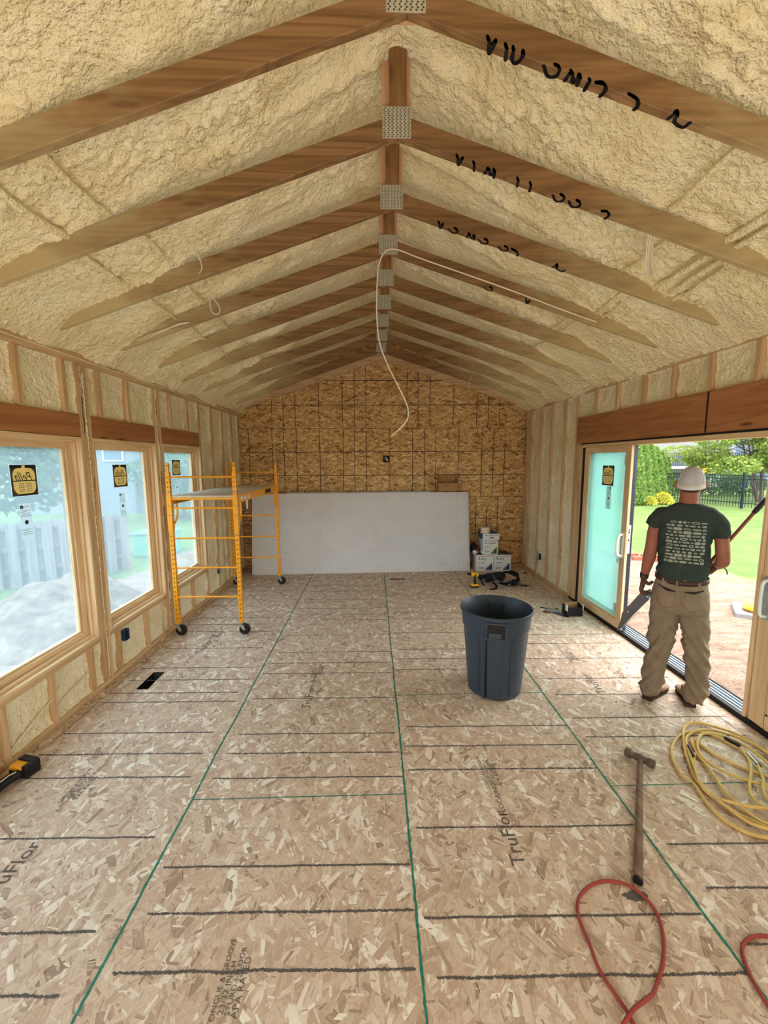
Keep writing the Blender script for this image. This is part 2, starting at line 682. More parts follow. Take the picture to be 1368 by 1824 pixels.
def text_geo(txt, italic=0.0, bold=0.0):
    """outline geometry of a piece of writing, about one unit high, centred"""
    key = (txt, italic, bold)
    if key not in _text_cache:
        cu = bpy.data.curves.new('t', 'FONT')
        cu.body = txt
        cu.align_x = 'CENTER'
        cu.align_y = 'CENTER'
        cu.resolution_u = 2
        cu.shear = italic
        cu.offset = bold
        ob = bpy.data.objects.new('t', cu)
        COL.objects.link(ob)
        dg = bpy.context.evaluated_depsgraph_get()
        me = bpy.data.meshes.new_from_object(ob.evaluated_get(dg))
        vs = [v.co.copy() for v in me.vertices]
        fs = [tuple(p.vertices) for p in me.polygons]
        bpy.data.objects.remove(ob)
        bpy.data.meshes.remove(me)
        bpy.data.curves.remove(cu)
        _text_cache[key] = (vs, fs)
    return _text_cache[key]


def put_text(mb, txt, org, ux, uy, size, mat, stretch=1.0, italic=0.0, bold=0.0):
    vs, fs = text_geo(txt, italic, bold)
    org, ux, uy = Vector(org), Vector(ux).normalized(), Vector(uy).normalized()
    mb.add([org + ux * v.x * size * stretch + uy * v.y * size for v in vs], fs, mat)


def catmull(pts, n=6, closed=False):
    P = [Vector(p) for p in pts]
    N = len(P)
    out = []
    for i in range(N if closed else N - 1):
        p1, p2 = P[i], P[(i + 1) % N]
        p0 = P[(i - 1) % N] if (closed or i > 0) else p1 * 2 - p2
        p3 = P[(i + 2) % N] if (closed or i + 2 < N) else p2 * 2 - p1
        for k in range(n):
            t = k / n
            out.append(0.5 * ((2 * p1) + (-p0 + p2) * t + (2 * p0 - 5 * p1 + 4 * p2 - p3) * t * t + (-p0 + 3 * p1 - 3 * p2 + p3) * t ** 3))
    if not closed:
        out.append(P[-1])
    return out


def ragged(mb, a, b, up, w, mat, rough=0.35, step=0.012, seed=0):
    """a marker or chalk line with uneven edges from a to b"""
    a, b, up = Vector(a), Vector(b), Vector(up)
    d = b - a
    n = max(2, int(d.length / step))
    side = d.normalized().cross(up).normalized()
    vs = []
    for i in range(n + 1):
        p = a + d * (i / n)
        e1 = 1 + rough * noise.noise(Vector((i * 0.9, seed * 3.3, 0.0))) * 1.6
        e2 = 1 + rough * noise.noise(Vector((i * 0.9, seed * 3.3, 9.0))) * 1.6
        wob = noise.noise(Vector((i * 0.05, seed * 1.7, 4.0))) * w * 0.5
        vs += [p + side * (w / 2 * e1 + wob), p - side * (w / 2 * e2 - wob)]
    mb.add(vs, [(2 * i, 2 * i + 1, 2 * i + 3, 2 * i + 2) for i in range(n)], mat)

# ================================================================== THE ROOM
XL, XR, YF, YB, RX = -2.29, 2.68, 7.20, -1.2, 0.1456
D0, DK = 1.8092, 0.6096


def zc(x):
    """height of the lower edge of the truss chords"""
    d = x - RX
    return 3.592 - (0.343 * -d if d < 0 else 0.319 * d)


def rise(d):
    P = [(0, .46), (.3, .42), (1.0, .26), (1.8, .13), (2.2, .05), (2.38, -.03), (2.6, -.05)]
    for (a, b), (c, e) in zip(P, P[1:]):
        if d <= c:
            return b + (e - b) * (d - a) / (c - a)
    return -.01


# ---- floor (a hole is left for the duct)
floor_o = structure('floor')
mb = MB()
hx0, hx1, hy0, hy1 = -2.01, -1.91, 3.265, 3.55
for a, b in (((XL - .2, YB, -.02), (hx0, YF + .1, 0)), ((hx1, YB, -.02), (XR + .0, YF + .1, 0)),
             ((hx0, YB, -.02), (hx1, hy0, 0)), ((hx0, hy1, -.02), (hx1, YF + .1, 0))):
    mb.box(a, b, 'osb_floor')
mb.build('subfloor_panel', floor_o, angle=0)
G1, G2, G3 = -1.037, 0.169, 1.376
mb = MB()
for i, x in enumerate((G1, G2, G3)):
    ragged(mb, (x - .004, 0.3, .0012), (x - .002, YF, .0012), (0, 0, 1), .011, 'green_edge', .5, .02, i)
for i, (x0, x1, y) in enumerate(((G1, G2, 2.11), (G1, G2, 4.28), (G2, G3, 3.10), (G3, XR - .05, 2.13), (G2, G3, 5.3))):
    ragged(mb, (x0, y, .0011), (x1, y, .0011), (0, 0, 1), .006, 'green_edge', .6, .02, 10 + i)
mb.build('panel_seam', floor_o, angle=0)
mb = MB()
rows = [(-2.2, G1 - .08, [1.27, 1.47, 1.89, 2.29, 2.49, 2.70, 3.07, 3.20, 3.40, 3.61, 4.01, 4.42, 4.62, 4.83, 5.24, 5.65, 5.85, 6.06, 6.5]),
        (G1 + .02, G2 - .01, [0.9, 1.31, 1.51, 1.71, 2.25, 2.46, 2.65, 3.08, 3.47, 3.66, 3.88, 4.71, 4.88, 5.10, 5.44, 5.8, 6.09, 6.5]),
        (G2 + .025, G3 - .01, [0.86, 1.26, 1.46, 1.88, 2.28, 2.49, 2.69, 3.5, 3.7, 3.9, 4.3, 4.7, 4.9, 5.6, 5.98, 6.35, 6.6]),
        (G3 + .03, XR - .1, [1.33, 1.54, 1.75, 2.54, 2.75, 3.05, 3.3, 3.66, 3.98, 4.2, 4.6, 5.0, 5.4, 5.8, 6.2, 6.6])]
sd = 0
for x0, x1, ys in rows:
    for y in ys:
        sd += 1
        jl, jr = random.uniform(0, .06), random.uniform(-.03, .02)
        ragged(mb, (x0 + jl, y + .012, .001), (x1 + jr, y - .008, .001), (0, 0, 1), .0095, 'line_ink', .75, .006, sd)
for a, b, w in (((-2.205, 2.6), (-2.2, 6.9), .005), ((2.55, 5.0), (2.545, 1.9), .004), ((-2.13, 3.07), (-2.13, 4.1), .004)):
    ragged(mb, (a[0], a[1], .001), (b[0], b[1], .001), (0, 0, 1), w, 'line_ink', .5, .02, 77)
mb.build('joist_line', floor_o, angle=0)
mb = MB()
for (x, y, L, txt, dirn, st) in ((-.535, 3.10, .17, 'TruFlor', 1, .62), (.675, 1.83, .20, 'TruFlor', 1, .62), (1.86, 3.22, .17, 'TruFlor', 1, .62),
                             (-1.755, 4.05, .17, 'TruFlor', 1, .6), (-1.71, 1.72, .17, 'TruFlor', 1, .6)):
    u = (0, dirn, 0)
    v = (-dirn, 0, 0)
    put_text(mb, txt, (x, y, .0015), u, v, .098, 'stamp_ink', 1.0, bold=.0)
for (x, y, dirn) in ((-.52, 3.52, 1), (.695, 2.24, 1), (-1.735, 2.22, 1), (1.90, 3.70, 1), (-.53, 1.27, 1), (-1.74, 4.35, 1)):
    for k, (tx, s) in enumerate((('APA RATED', .055), ('STURD-I-FLOOR', .045), ('23/32 INCH', .05), ('TONGUE & GROOVE', .045))):
        put_text(mb, tx, (x + dirn * (.035 - .025 * k), y + .02 * (k % 2), .0015), (0, dirn, 0), (-dirn, 0, 0), s * .62, 'stamp_ink', 1.0)
for (x, y, dirn) in ((-.53, 3.36, 1), (.69, 2.06, 1)):
    put_text(mb, 'FLOORING', (x, y, .0015), (0, dirn, 0), (-dirn, 0, 0), .04, 'stamp_ink', 1.1)
mb.build('floor_stamp', floor_o, angle=0)
mb = MB()
pts = [(1.13 + .055 * cos(a) * (1 + .3 * noise.noise(Vector((cos(a) * 2, sin(a) * 2, 1)))), 1.53 + .022 * sin(a) * (1 + .5 * noise.noise(Vector((cos(a) * 3, sin(a) * 3, 5)))), .0013) for a in [2 * pi * k / 24 for k in range(24)]]
mb.add(pts, [tuple(range(24))], 'line_ink')
mb.build('scuff_mark', floor_o, angle=0)

# duct boot in the floor
mb = MB()
z0 = -.30
q = [(hx0, hy0), (hx1, hy0), (hx1, hy1), (hx0, hy1)]
top = [(a, b, -.001) for a, b in q]
bot = [(hx0 + (a - hx0) * .9, hy0 + .05 + (b - hy0) * .5, z0) for a, b in q]
mb.add(top + bot, [(0, 1, 5, 4), (1, 2, 6, 5), (2, 3, 7, 6), (3, 0, 4, 7), (4, 5, 6, 7)], 'duct')
o = mb.build('floor_duct', None, angle=0)
tag(o, 'open dark metal heating duct cut into the floor near the left windows', 'vent')

# ---- ceiling foam
ceil_o = structure('ceiling')


def lumps(x, y, z, s=1.0):
    p = Vector((x, y, z))
    a = noise.noise(p * 2.3) * .042
    b = noise.noise(p * 6.5 + Vector((3, 1, 7))) * .013
    rough = .5 + .5 * max(-1, min(1, noise.noise(p * 1.7 + Vector((9, 2, 4))) * 2.4))
    c = noise.noise(p * 17.0)
    c = (abs(c) * 2 - .35) * .023 * (.2 + rough)
    d = noise.noise(p * 40.0 + Vector((1, 5, 2))) * .010 * (.15 + 1.1 * rough)
    return (a + b) * s + c + d


def ceiling_side(sign, x_end):
    res = .0135
    L = abs(x_end - RX)
    nd, ny = int(L / res), int((7.22 - YB) / res)
    y_list = []
    y = YB
    while y < 7.22:
        y_list.append(y)
        y += res if y > .9 else .05
    y_list.append(7.22)
    vs, fs = [], []
    for y in y_list:
        ph = (y - D0) / DK
        fr = ph - floor(ph)
        near = min(fr, 1 - fr) * DK
        for i in range(nd + 1):
            d = L * i / nd
            x = RX + sign * d
            base = zc(x) + rise(d)
            lm = lumps(x, y, 0.0)
            fold = (noise.noise(Vector((x * .9, y * 3.3, 3))) * .035 + noise.noise(Vector((x * 2.2, y * 6.5, 13))) * .02) * min(1, (L - d) * 4)
            climb = .045 * math.exp(-(near / .05) ** 2) * (.6 + noise.noise(Vector((x * 4, y * 2, 8))))
            ledge = 0
            if sign < 0:
                ledge = .03 * math.exp(-((d - .22) / .05) ** 2)
            z = base - lm - climb * min(1, L - d + .3) + fold + ledge
            z = max(z, zc(x) + .012 if d < 1.9 else z)
            vs.append((x, y, z))
    n = nd + 1
    for j in range(len(y_list) - 1):
        for i in range(nd):
            a = j * n + i
            fs.append((a, a + 1, a + n + 1, a + n) if sign < 0 else (a, a + n, a + n + 1, a + 1))
    me = bpy.data.meshes.new('spray_foam')
    me.from_pydata(vs, [], fs)
    me.materials.append(M['foam'])
    me.shade_smooth()
    return link_obj('spray_foam', me, ceil_o)


ceiling_side(-1, XL - .01)
ceiling_side(1, XR + .01)
# roof deck over the foam
mb = MB()
for sx in (-1, 1):
    xe = XL - .25 if sx < 0 else XR + .25
    a = [(RX, YB, zc(RX) + .62), (xe, YB, zc(xe) + .16), (xe, YF + .3, zc(xe) + .16), (RX, YF + .3, zc(RX) + .62)]
    mb.add(a, [(0, 1, 2, 3)], 'osb_wall')
mb.build('roof_deck', ceil_o, angle=0)
# wires buried under the foam from truss to truss
mb = MB()
for x, ya, yb, r in ((-1.40, 1.88, 2.40, .019), (-1.63, 1.88, 2.40, .020), (-1.64, 2.48, 3.00, .017), (-1.34, 2.48, 3.00, .016), (-1.39, 3.1, 3.6, .015),
                     (-1.63, 3.1, 3.6, .013), (-1.4, 3.7, 4.2, .013), (-1.62, 3.7, 4.2, .012), (-1.4, 4.3, 4.85, .012), (-1.4, 4.95, 5.45, .012), (-1.63, 4.3, 4.85, .012),
                     (1.64, 1.95, 2.40, .014), (1.97, 1.92, 2.42, .022), (2.04, 1.92, 2.42, .018), (1.99, 2.5, 3.02, .020), (2.06, 2.5, 3.02, .018), (2.12, 2.55, 3.0, .014),
                     (1.76, 2.52, 3.0, .010), (1.9, 3.1, 3.6, .016), (1.96, 3.1, 3.6, .015), (1.8, 3.72, 4.2, .014), (1.86, 3.72, 4.2, .012), (1.84, 4.35, 4.8, .014)):
    pts = []
    for k in range(16):
        t = k / 15
        y = ya + (yb - ya) * t
        xx = x + .012 * noise.noise(Vector((x * 5, y * 3, 1))) * 2
        pts.append((xx, y, zc(xx) + rise(abs(xx - RX)) - .034 - .012 * sin(pi * t) - .012 * noise.noise(Vector((x, y * 9, 2)))))
    mb.tube(pts, [r * (1 + .25 * noise.noise(Vector((x, q[1] * 14, 5)))) for q in pts], 'foam', 8)
mb.build('foam_covered_wire', ceil_o)

# ---- trusses
CH = .115


def chord_mesh(sign, seed, mat='truss'):
    xe = (XL + .03) if sign < 0 else (XR - .03)
    mb = MB()
    n = 24
    vs = []
    for i in range(n + 1):
        x = RX + (xe - RX) * i / n
        z = zc(x)
        w = .0015 * noise.noise(Vector((x * 2, seed, 0)))
        vs += [(x, 0 + w, z), (x, .038 + w, z), (x, .038 + w, z + CH), (x, w, z + CH)]
    fs = []
    for i in range(n):
        for k in range(4):
            fs.append((i * 4 + k, i * 4 + (k + 1) % 4, i * 4 + 4 + (k + 1) % 4, i * 4 + 4 + k))
    fs += [(3, 2, 1, 0), (n * 4, n * 4 + 1, n * 4 + 2, n * 4 + 3)]
    mb.add(vs, fs, mat)
    return mb


def plate_mb():
    mb = MB()
    x0, x1, z0, z1 = .0635, .2150, 3.584, 3.734
    mb.box((x0, -.0035, z0), (x1, .0, z1), 'galv')
    for i in range(7):
        for j in range(16):
            x = x0 + .012 + i * (x1 - x0 - .024) / 6
            z = z0 + .008 + j * (z1 - z0 - .016) / 15
            dx = .0028 if j % 2 else -.0028
            mb.box((x + dx - .003, -.0048, z - .0022), (x + dx + .003, -.0034, z + .0022), 'galv_dark')
    return mb


STROKES = {'A': [[(0, -.9), (.016, 1), (.032, -.9)], [(.008, 0), (.024, 0)]], '/': [[(0, -.8), (.012, 1)]], 'U': [[(0, -.9), (.004, .6), (.02, 1), (.036, .4), (.04, -.9)]],
           'c': [[(0, .2), (.03, 1), (.06, .6), (.055, -.5), (.04, -.6)]], 'M': [[(0, .8), (.01, -.5), (.03, .7), (.045, -.5), (.05, .8)]], 'I': [[(0, -.3), (0, 1)]],
           'D': [[(0, -.2), (.03, -.6), (.045, .3), (.04, 1)]], ')': [[(0, -.5), (.03, -.2), (.05, .5), (.048, 1)]], 'L': [[(0, .6), (.02, -.8), (.026, .6), (.07, .9), (.08, .2)]]}


def mark_mb(items, lift=1.0):
    mb = MB()
    for s0, ch in items:
        for st in STROKES[ch]:
            P = catmull([(a, b, 0) for a, b in st], 10)
            for p_ in P:
                s = s0 + p_.x - RX
                tt = p_.y if p_.y > 0 else p_.y * .55
                x = RX + s
                if tt >= 0:
                    c = Vector((x, tt * .038, zc(x) - .0008))
                    u, v = Vector((1, 0, -.319)).normalized(), Vector((0, 1, 0))
                else:
                    c = Vector((x, -.0008, zc(x) - tt * .034))
                    u, v = Vector((1, 0, -.319)).normalized(), Vector((0, 0, 1))
                r = .0082 + .0020 * noise.noise(Vector((x * 60, tt * 5, 0)))
                vs = [c + u * r * cos(2 * pi * k / 8) + v * r * sin(2 * pi * k / 8) for k in range(8)]
                mb.add(vs, [tuple(range(8))], 'black_ink')
    return mb


t_marks = {0: [(.455, 'A'), (.525, '/'), (.555, 'U'), (.68, 'c'), (.775, 'M'), (.86, 'I'), (.885, 'D'), (1.02, ')'), (1.20, 'L')],
           1: [(.46, 'A'), (.55, '/'), (.62, 'M'), (.66, '/'), (.79, '/'), (.86, '/'), (.99, 'c'), (1.08, 'c'), (1.26, 'D')],
           2: [(.46, 'A'), (.53, 'c'), (.66, 'M'), (.74, 'c'), (.88, 'c'), (.97, ')'), (1.27, 'L')],
           3: [(.95, 'c'), (1.3, 'A')]}
t_label = ['nearest roof truss, at the top of the photo, with the largest black painted digits',
           'second roof truss from the camera, black painted digits and a knotty left chord',
           'third roof truss from the camera, shorter black painted digits on the right chord',
           'fourth roof truss from the camera with the white cable running along its right chord',
           'fifth roof truss from the camera, just behind the one that carries the white cable',
           'sixth roof truss from the camera, between the fifth and seventh',
           'third roof truss counted from the strand board end wall, not counting the end chord',
           'second roof truss from the end wall, close in front of the last full one',
           'last full roof truss with a metal plate before the end wall',
           'pale end truss lying flat against the top of the strand board wall']
plate_me = plate_mb().mesh('gusset_plate', 0)
for k in range(10):
    y = D0 - .036 + DK * k if k < 9 else YF - .045
    t = thing('roof_truss', t_label[k], 'roof truss', (0, y, 0), 0, 'roof trusses over the room')
    T0 = WM.pop(t.name)
    for sgn in (-1, 1):
        c = link_obj('chord', chord_mesh(sgn, k, 'truss' if k < 9 else 'pale_truss').mesh('chord', 30), t)
        b = c.modifiers.new('bevel', 'BEVEL')
        b.width = .003
        b.segments = 1
    if k < 9:
        link_obj('gusset_plate', plate_me, t)
        mb = MB()
        mb.box((.103, .002, 3.70), (.192, .036, 4.03), 'post')
        mb.build('king_post', t, bevel=.002)
        mb = MB()
        mb.box((.060, .045, 3.62), (.215, .083, 4.03), 'brace')
        mb.build('web_board', t, bevel=.002)
        if k in t_marks:
            for it in t_marks[k]:
                mark_mb([it]).build('painted_digit', t, angle=0)

# ---- far wall
wall_back = structure('wall_back')
mb = MB()
P = [(XL - .2, YF, -.1), (XR + .2, YF, -.1), (XR + .2, YF, zc(XR) + .14), (RX, YF, zc(RX) + .62), (XL - .2, YF, zc(XL) + .14)]
mb.prism(P, (0, .1, 0), 'osb_wall')
mb.build('sheathing_panel', wall_back, angle=0)
mb = MB()
yy = YF - .0015


def zt(x):
    return zc(x) + .05


def hl(z, w, s):
    x0, x1 = XL, XR
    for x in [XL + i * .02 for i in range(int((XR - XL) / .02) + 1)]:
        if zt(x) > z:
            x0 = x
            break
    for x in [XR - i * .02 for i in range(int((XR - XL) / .02) + 1)]:
        if zt(x) > z:
            x1 = x
            break
    ragged(mb, (x0, yy, z), (x1, yy, z), (0, -1, 0), w * 1.1, 'purple_ink', .4, .03, s)


for i, z in enumerate((.03, .444, .856, 1.25, 1.643, 2.053, 2.452, 2.847, 3.259)):
    hl(z, .009 if i not in (3, 6) else .006, 100 + i)
for i, x in enumerate((-1.94, -1.737, -1.541, -1.337, -.931, -.524, -.318, -.12, .178, .588, .784, .988, 1.397, 1.803, 2.004, 2.202)):
    top = min(3.5, zt(x) - .02)
    if x in (.178, -1.94):
        continue
    ragged(mb, (x, yy, 2.47), (x + .004, yy, top), (0, -1, 0), .010, 'purple_ink', .4, .03, 120 + i)
for i, x in enumerate((-2.153, -1.748, -1.549, -1.334, -.931, -.522, -.325, -.12, .287, .687, .893, 1.096, 1.499, 1.906, 2.111, 2.315)):
    b = 1.25 if x > 1.4 else .0
    ragged(mb, (x, yy, b), (x + .004, yy, 2.44), (0, -1, 0), .010, 'purple_ink', .4, .03, 140 + i)
for i, (x, a, b) in enumerate(((1.83, .5, 1.19), (2.02, .72, 1.04), (2.22, .55, 1.26))):
    ragged(mb, (x, yy, a), (x, yy, b), (0, -1, 0), .011, 'purple_ink', .4, .03, 160 + i)
mb.build('nail_line', wall_back, angle=0)
mb = MB()
mb.box((XL, YF - .02, 0), (XR, YF, .02), 'plate')
mb.build('sole_strip', wall_back)


# ---- framed side walls
def foam_panel(mb, side, y0, y1, z0, z1, res=.015, seed=0):
    """foam bulging out of one stud bay; side -1 is the left wall"""
    nu, nv = max(4, int((y1 - y0) / res)), max(4, int((z1 - z0) / res))
    face = XL if side < 0 else XR
    vs, fs = [], []
    for j in range(nv + 1):
        z = z0 + (z1 - z0) * j / nv
        for i in range(nu + 1):
            y = y0 + (y1 - y0) * i / nu
            e = min(y - y0, y1 - y)
            ez = min(z - z0, z1 - z)
            n1 = noise.noise(Vector((y * 3.2 + side, z * 2.4, seed))) * .010
            n2 = noise.noise(Vector((y * 11, z * 14, seed + 3))) * .011
            n3 = (abs(noise.noise(Vector((y * 26, z * 34, seed + 5)))) * 2 - .4) * .0055
            edge = .030 * (1 - min(1, e / (.03 + .012 * noise.noise(Vector((y0 * 9, z * 5, seed)))))) ** 2 * (.7 + noise.noise(Vector((y0, z * 7, seed + 9))))
            edge2 = .022 * (1 - min(1, ez / .03)) ** 2
            deep = .036 - n1 - n2 - n3 - max(0, edge) - edge2
            deep = max(.003, deep) + .006
            vs.append((face + side * deep, y, z))
    n = nu + 1
    for j in range(nv):
        for i in range(nu):
            a = j * n + i
            fs.append((a, a + 1, a + n + 1, a + n))
    mb.add(vs, fs, 'foam_wall')


def sided(side, d):
    """x of a point d behind the wall face"""
    return (XL if side < 0 else XR) + side * d


def stud_b(side, parent, name, y0, y1, z0, z1, d0=0.0, d1=.14, mat='stud', bev=.003):
    mb = MB()
    mb.box((sided(side, d0), y0, z0), (sided(side, d1), y1, z1), mat)
    return mb.build(name, parent, bevel=bev)


wl_ = structure('wall_left')
ZP0, ZP1 = 2.657, 2.738
stud_b(-1, wl_, 'bottom_plate', YB, YF, 0, .038, mat='plate')
stud_b(-1, wl_, 'top_plate', YB, YF, ZP0, 2.6965, mat='plate')
stud_b(-1, wl_, 'top_plate', YB, YF, 2.6985, ZP1, mat='plate')
mb = MB()
pts = [(XL + .001, .9 + .03 * i, 2.6975 + .002 * noise.noise(Vector((i * .3, 0, 0)))) for i in range(210)]
mb.tube(pts, [.0035 * (1 + .7 * noise.noise(Vector((i * .5, 3, 0)))) for i in range(210)], 'caulk', 6)
mb.build('sealant_bead', wl_)
WIN = [(.12, 1.10), (1.225, 2.205), (2.335, 3.315), (3.437, 4.417), (4.545, 5.525)]  # first two are out of view, added to let in more light
kings = [(.03, .068), (1.128, 1.166), (2.235, 2.273), (3.345, 3.383), (3.400, 3.438), (4.420, 4.458), (4.510, 4.548), (5.528, 5.566)]
for a, b in kings[:3]:
    stud_b(-1, wl_, 'stud', a, b, .038, ZP0)
stud_b(-1, wl_, 'stud', 2.29, 2.328, .038, ZP0)
for a, b in ((3.318, 3.352), (3.404, 3.440), (4.420, 4.456), (4.512, 4.548), (5.528, 5.566), (5.95, 5.988), (6.36, 6.398), (6.765, 6.803), (7.12, 7.158)):
    stud_b(-1, wl_, 'stud', a, b, .038, ZP0)
stud_b(-1, wl_, 'jack_stud', 3.352, 3.385, .038, 2.10)
for y0, y1 in ((.10, 1.12), (1.21, 2.235), (2.33, 3.316), (3.442, 4.42), (4.55, 5.527)):
    stud_b(-1, wl_, 'header', y0, y1, 2.094, 2.268, .004, .14, 'lvl')
    stud_b(-1, wl_, 'rough_sill', y0, y1, .402, .440, 0, .14, 'plate')
for y in (2.79, 3.19, 3.585, 3.985, 4.80, 5.215, 2.40, 1.6, 2.0):
    stud_b(-1, wl_, 'cripple_stud', y - .019, y + .019, 2.268, ZP0)
for y in (2.40, 2.795, 3.20, 3.56, 4.02, 4.69, 5.09, 1.6, 2.0):
    stud_b(-1, wl_, 'cripple_stud', y - .019, y + .019, .038, .402)
mb = MB()
sd = 0


def bays(mb, side, edges, z0, z1, seed):
    for k in range(len(edges) - 1):
        foam_panel(mb, side, edges[k], edges[k + 1], z0, z1, seed=seed + k)


bays(mb, -1, [1.17, 1.6, 2.0, 2.29, 2.40, 2.79, 3.19, 3.32], 2.255, ZP0 + .005, 1)
bays(mb, -1, [3.438, 3.585, 3.985, 4.425], 2.255, ZP0 + .005, 11)
bays(mb, -1, [4.545, 4.80, 5.215, 5.53], 2.255, ZP0 + .005, 21)
bays(mb, -1, [1.17, 1.6, 2.0, 2.29], .036, .405, 25)
bays(mb, -1, [2.33, 2.40, 2.795, 3.20, 3.32], .036, .405, 31)
bays(mb, -1, [3.438, 3.56, 4.02, 4.425], .036, .405, 41)
bays(mb, -1, [4.545, 4.69, 5.09, 5.53], .036, .405, 51)
bays(mb, -1, [5.56, 5.955, 6.365, 6.77, 7.125, 7.2], .036, ZP0 + .005, 61)
# foam squeezed out between the paired studs
for y0, y1, s in ((3.383, 3.406, 71), (4.456, 4.512, 72)):
    foam_panel(mb, -1, y0, y1, .036, ZP0 + .005, .007, s)
    n = 260
    pts = [(XL - .002 + .006 * noise.noise(Vector((k * .35, s, 0))), y0 + .003 + .008 * noise.noise(Vector((k * .4, s, 4))), .06 + 2.55 * k / n) for k in range(n)]
    mb.tube(pts, [.006 * (1 + .9 * noise.noise(Vector((k * .5, s, 8)))) for k in range(n)], 'foam_wall', 6)
mb.build('wall_insulation', wl_, angle=0).data.shade_smooth()
# sheathing behind, with the window holes
mb = MB()
SH = XL - .142
edges = [YB, .12, 1.10, 1.225, 2.205, 2.335, 3.315, 3.437, 4.417, 4.545, 5.525, YF + .1]
for k in range(0, len(edges), 2):
    mb.box((SH - .014, edges[k], -.25), (SH, edges[k + 1], 2.95), 'osb_wall')
for k in range(1, len(edges) - 1, 2):
    mb.box((SH - .014, edges[k], -.25), (SH, edges[k + 1], .44), 'osb_wall')
    mb.box((SH - .014, edges[k], 2.095), (SH, edges[k + 1], 2.95), 'osb_wall')
mb.build('sheathing_panel', wl_, angle=0)

wr_ = structure('wall_right')
ZQ0, ZQ1 = 2.722, 2.805
stud_b(1, wr_, 'top_plate', YB, YF, ZQ0, 2.762, mat='plate')
stud_b(1, wr_, 'top_plate', YB, YF, 2.765, ZQ1, mat='plate')
stud_b(1, wr_, 'bottom_plate', 5.20, YF, 0, .038, mat='plate')
stud_b(1, wr_, 'bottom_plate', YB, 1.40, 0, .038, mat='plate')
mb = MB()
pts = [(XR - .001, .9 + .03 * i, 2.7635 + .002 * noise.noise(Vector((i * .3, 7, 0)))) for i in range(210)]
mb.tube(pts, [.005 * (1 + .8 * noise.noise(Vector((i * .5, 9, 0)))) for i in range(210)], 'caulk', 6)
mb.build('sealant_bead', wr_)
for y in (7.16, 6.97, 6.56, 6.16, 5.745, 5.40):
    stud_b(1, wr_, 'stud', y - .019, y + .019, .038, ZQ0)
stud_b(1, wr_, 'jack_stud', 5.30, 5.381, 0.0, 2.10)
stud_b(1, wr_, 'jack_stud', 5.205, 5.298, 0.0, 2.075)
for y0, y1 in ((3.272, 5.37), (1.20, 3.268)):
    stud_b(1, wr_, 'header', y0, y1, 2.10, 2.432, -.004, .14, 'lvl', .002)
for y in (4.965, 4.535, 4.095, 3.69, 3.285, 2.875, 2.465, 2.06, 1.65):
    stud_b(1, wr_, 'cripple_stud', y - .019, y + .019, 2.432, ZQ0)
for y in (1.38, .98, .58, .18):
    stud_b(1, wr_, 'stud', y - .019, y + .019, .038, ZQ0)
mb = MB()
bays(mb, 1, [5.41, 5.74, 6.155, 6.555, 6.965, 7.2], .036, ZQ0 + .005, 101)
bays(mb, 1, [1.65, 2.06, 2.465, 2.875, 3.285, 3.69, 4.095, 4.535, 4.965, 5.395], 2.42, ZQ0 + .005, 111)
bays(mb, 1, [-1.2, .18, .58, .98, 1.38], .036, ZQ0 + .005, 131)
mb.build('wall_insulation', wr_, angle=0).data.shade_smooth()
mb = MB()
SHR = XR + .142
mb.box((SHR, 5.20, -.25), (SHR + .014, YF + .1, 3.0), 'osb_wall')
mb.box((SHR, YB, -.25), (SHR + .014, 1.42, 3.0), 'osb_wall')
mb.box((SHR, 1.42, 2.10), (SHR + .014, 5.20, 3.0), 'osb_wall')
mb.build('sheathing_panel', wr_, angle=0)
mb = MB()
for i in range(26):
    z = 2.105 + i * .0125
    mb.box((XR - .006, 3.262 + .006 * noise.noise(Vector((i, 0, 0))), z), (XR - .0041, 3.279 + .008 * noise.noise(Vector((i, 4, 0))), z + .011), 'black_ink')
for (y, z) in ((3.7, 2.17), (3.75, 2.33), (4.35, 2.2), (4.75, 2.35), (4.95, 2.15), (3.35, 2.3), (2.9, 2.35), (3.9, 2.4), (5.0, 2.38)):
    mb.tube([(XR - .0045, y, z), (XR - .0065, y, z)], .009, 'lvl', 8)
mb.build('header_joint', wr_, angle=0)
# rear wall: solid and out of view, closed to keep sky light out
wall_rear = structure('wall_rear')
mb = MB()
mb.box((XL - .1, YB - .1, 0), (XR + .1, YB, 4.2), 'gyp')
mb.build('sheathing_panel', wall_rear, angle=0)

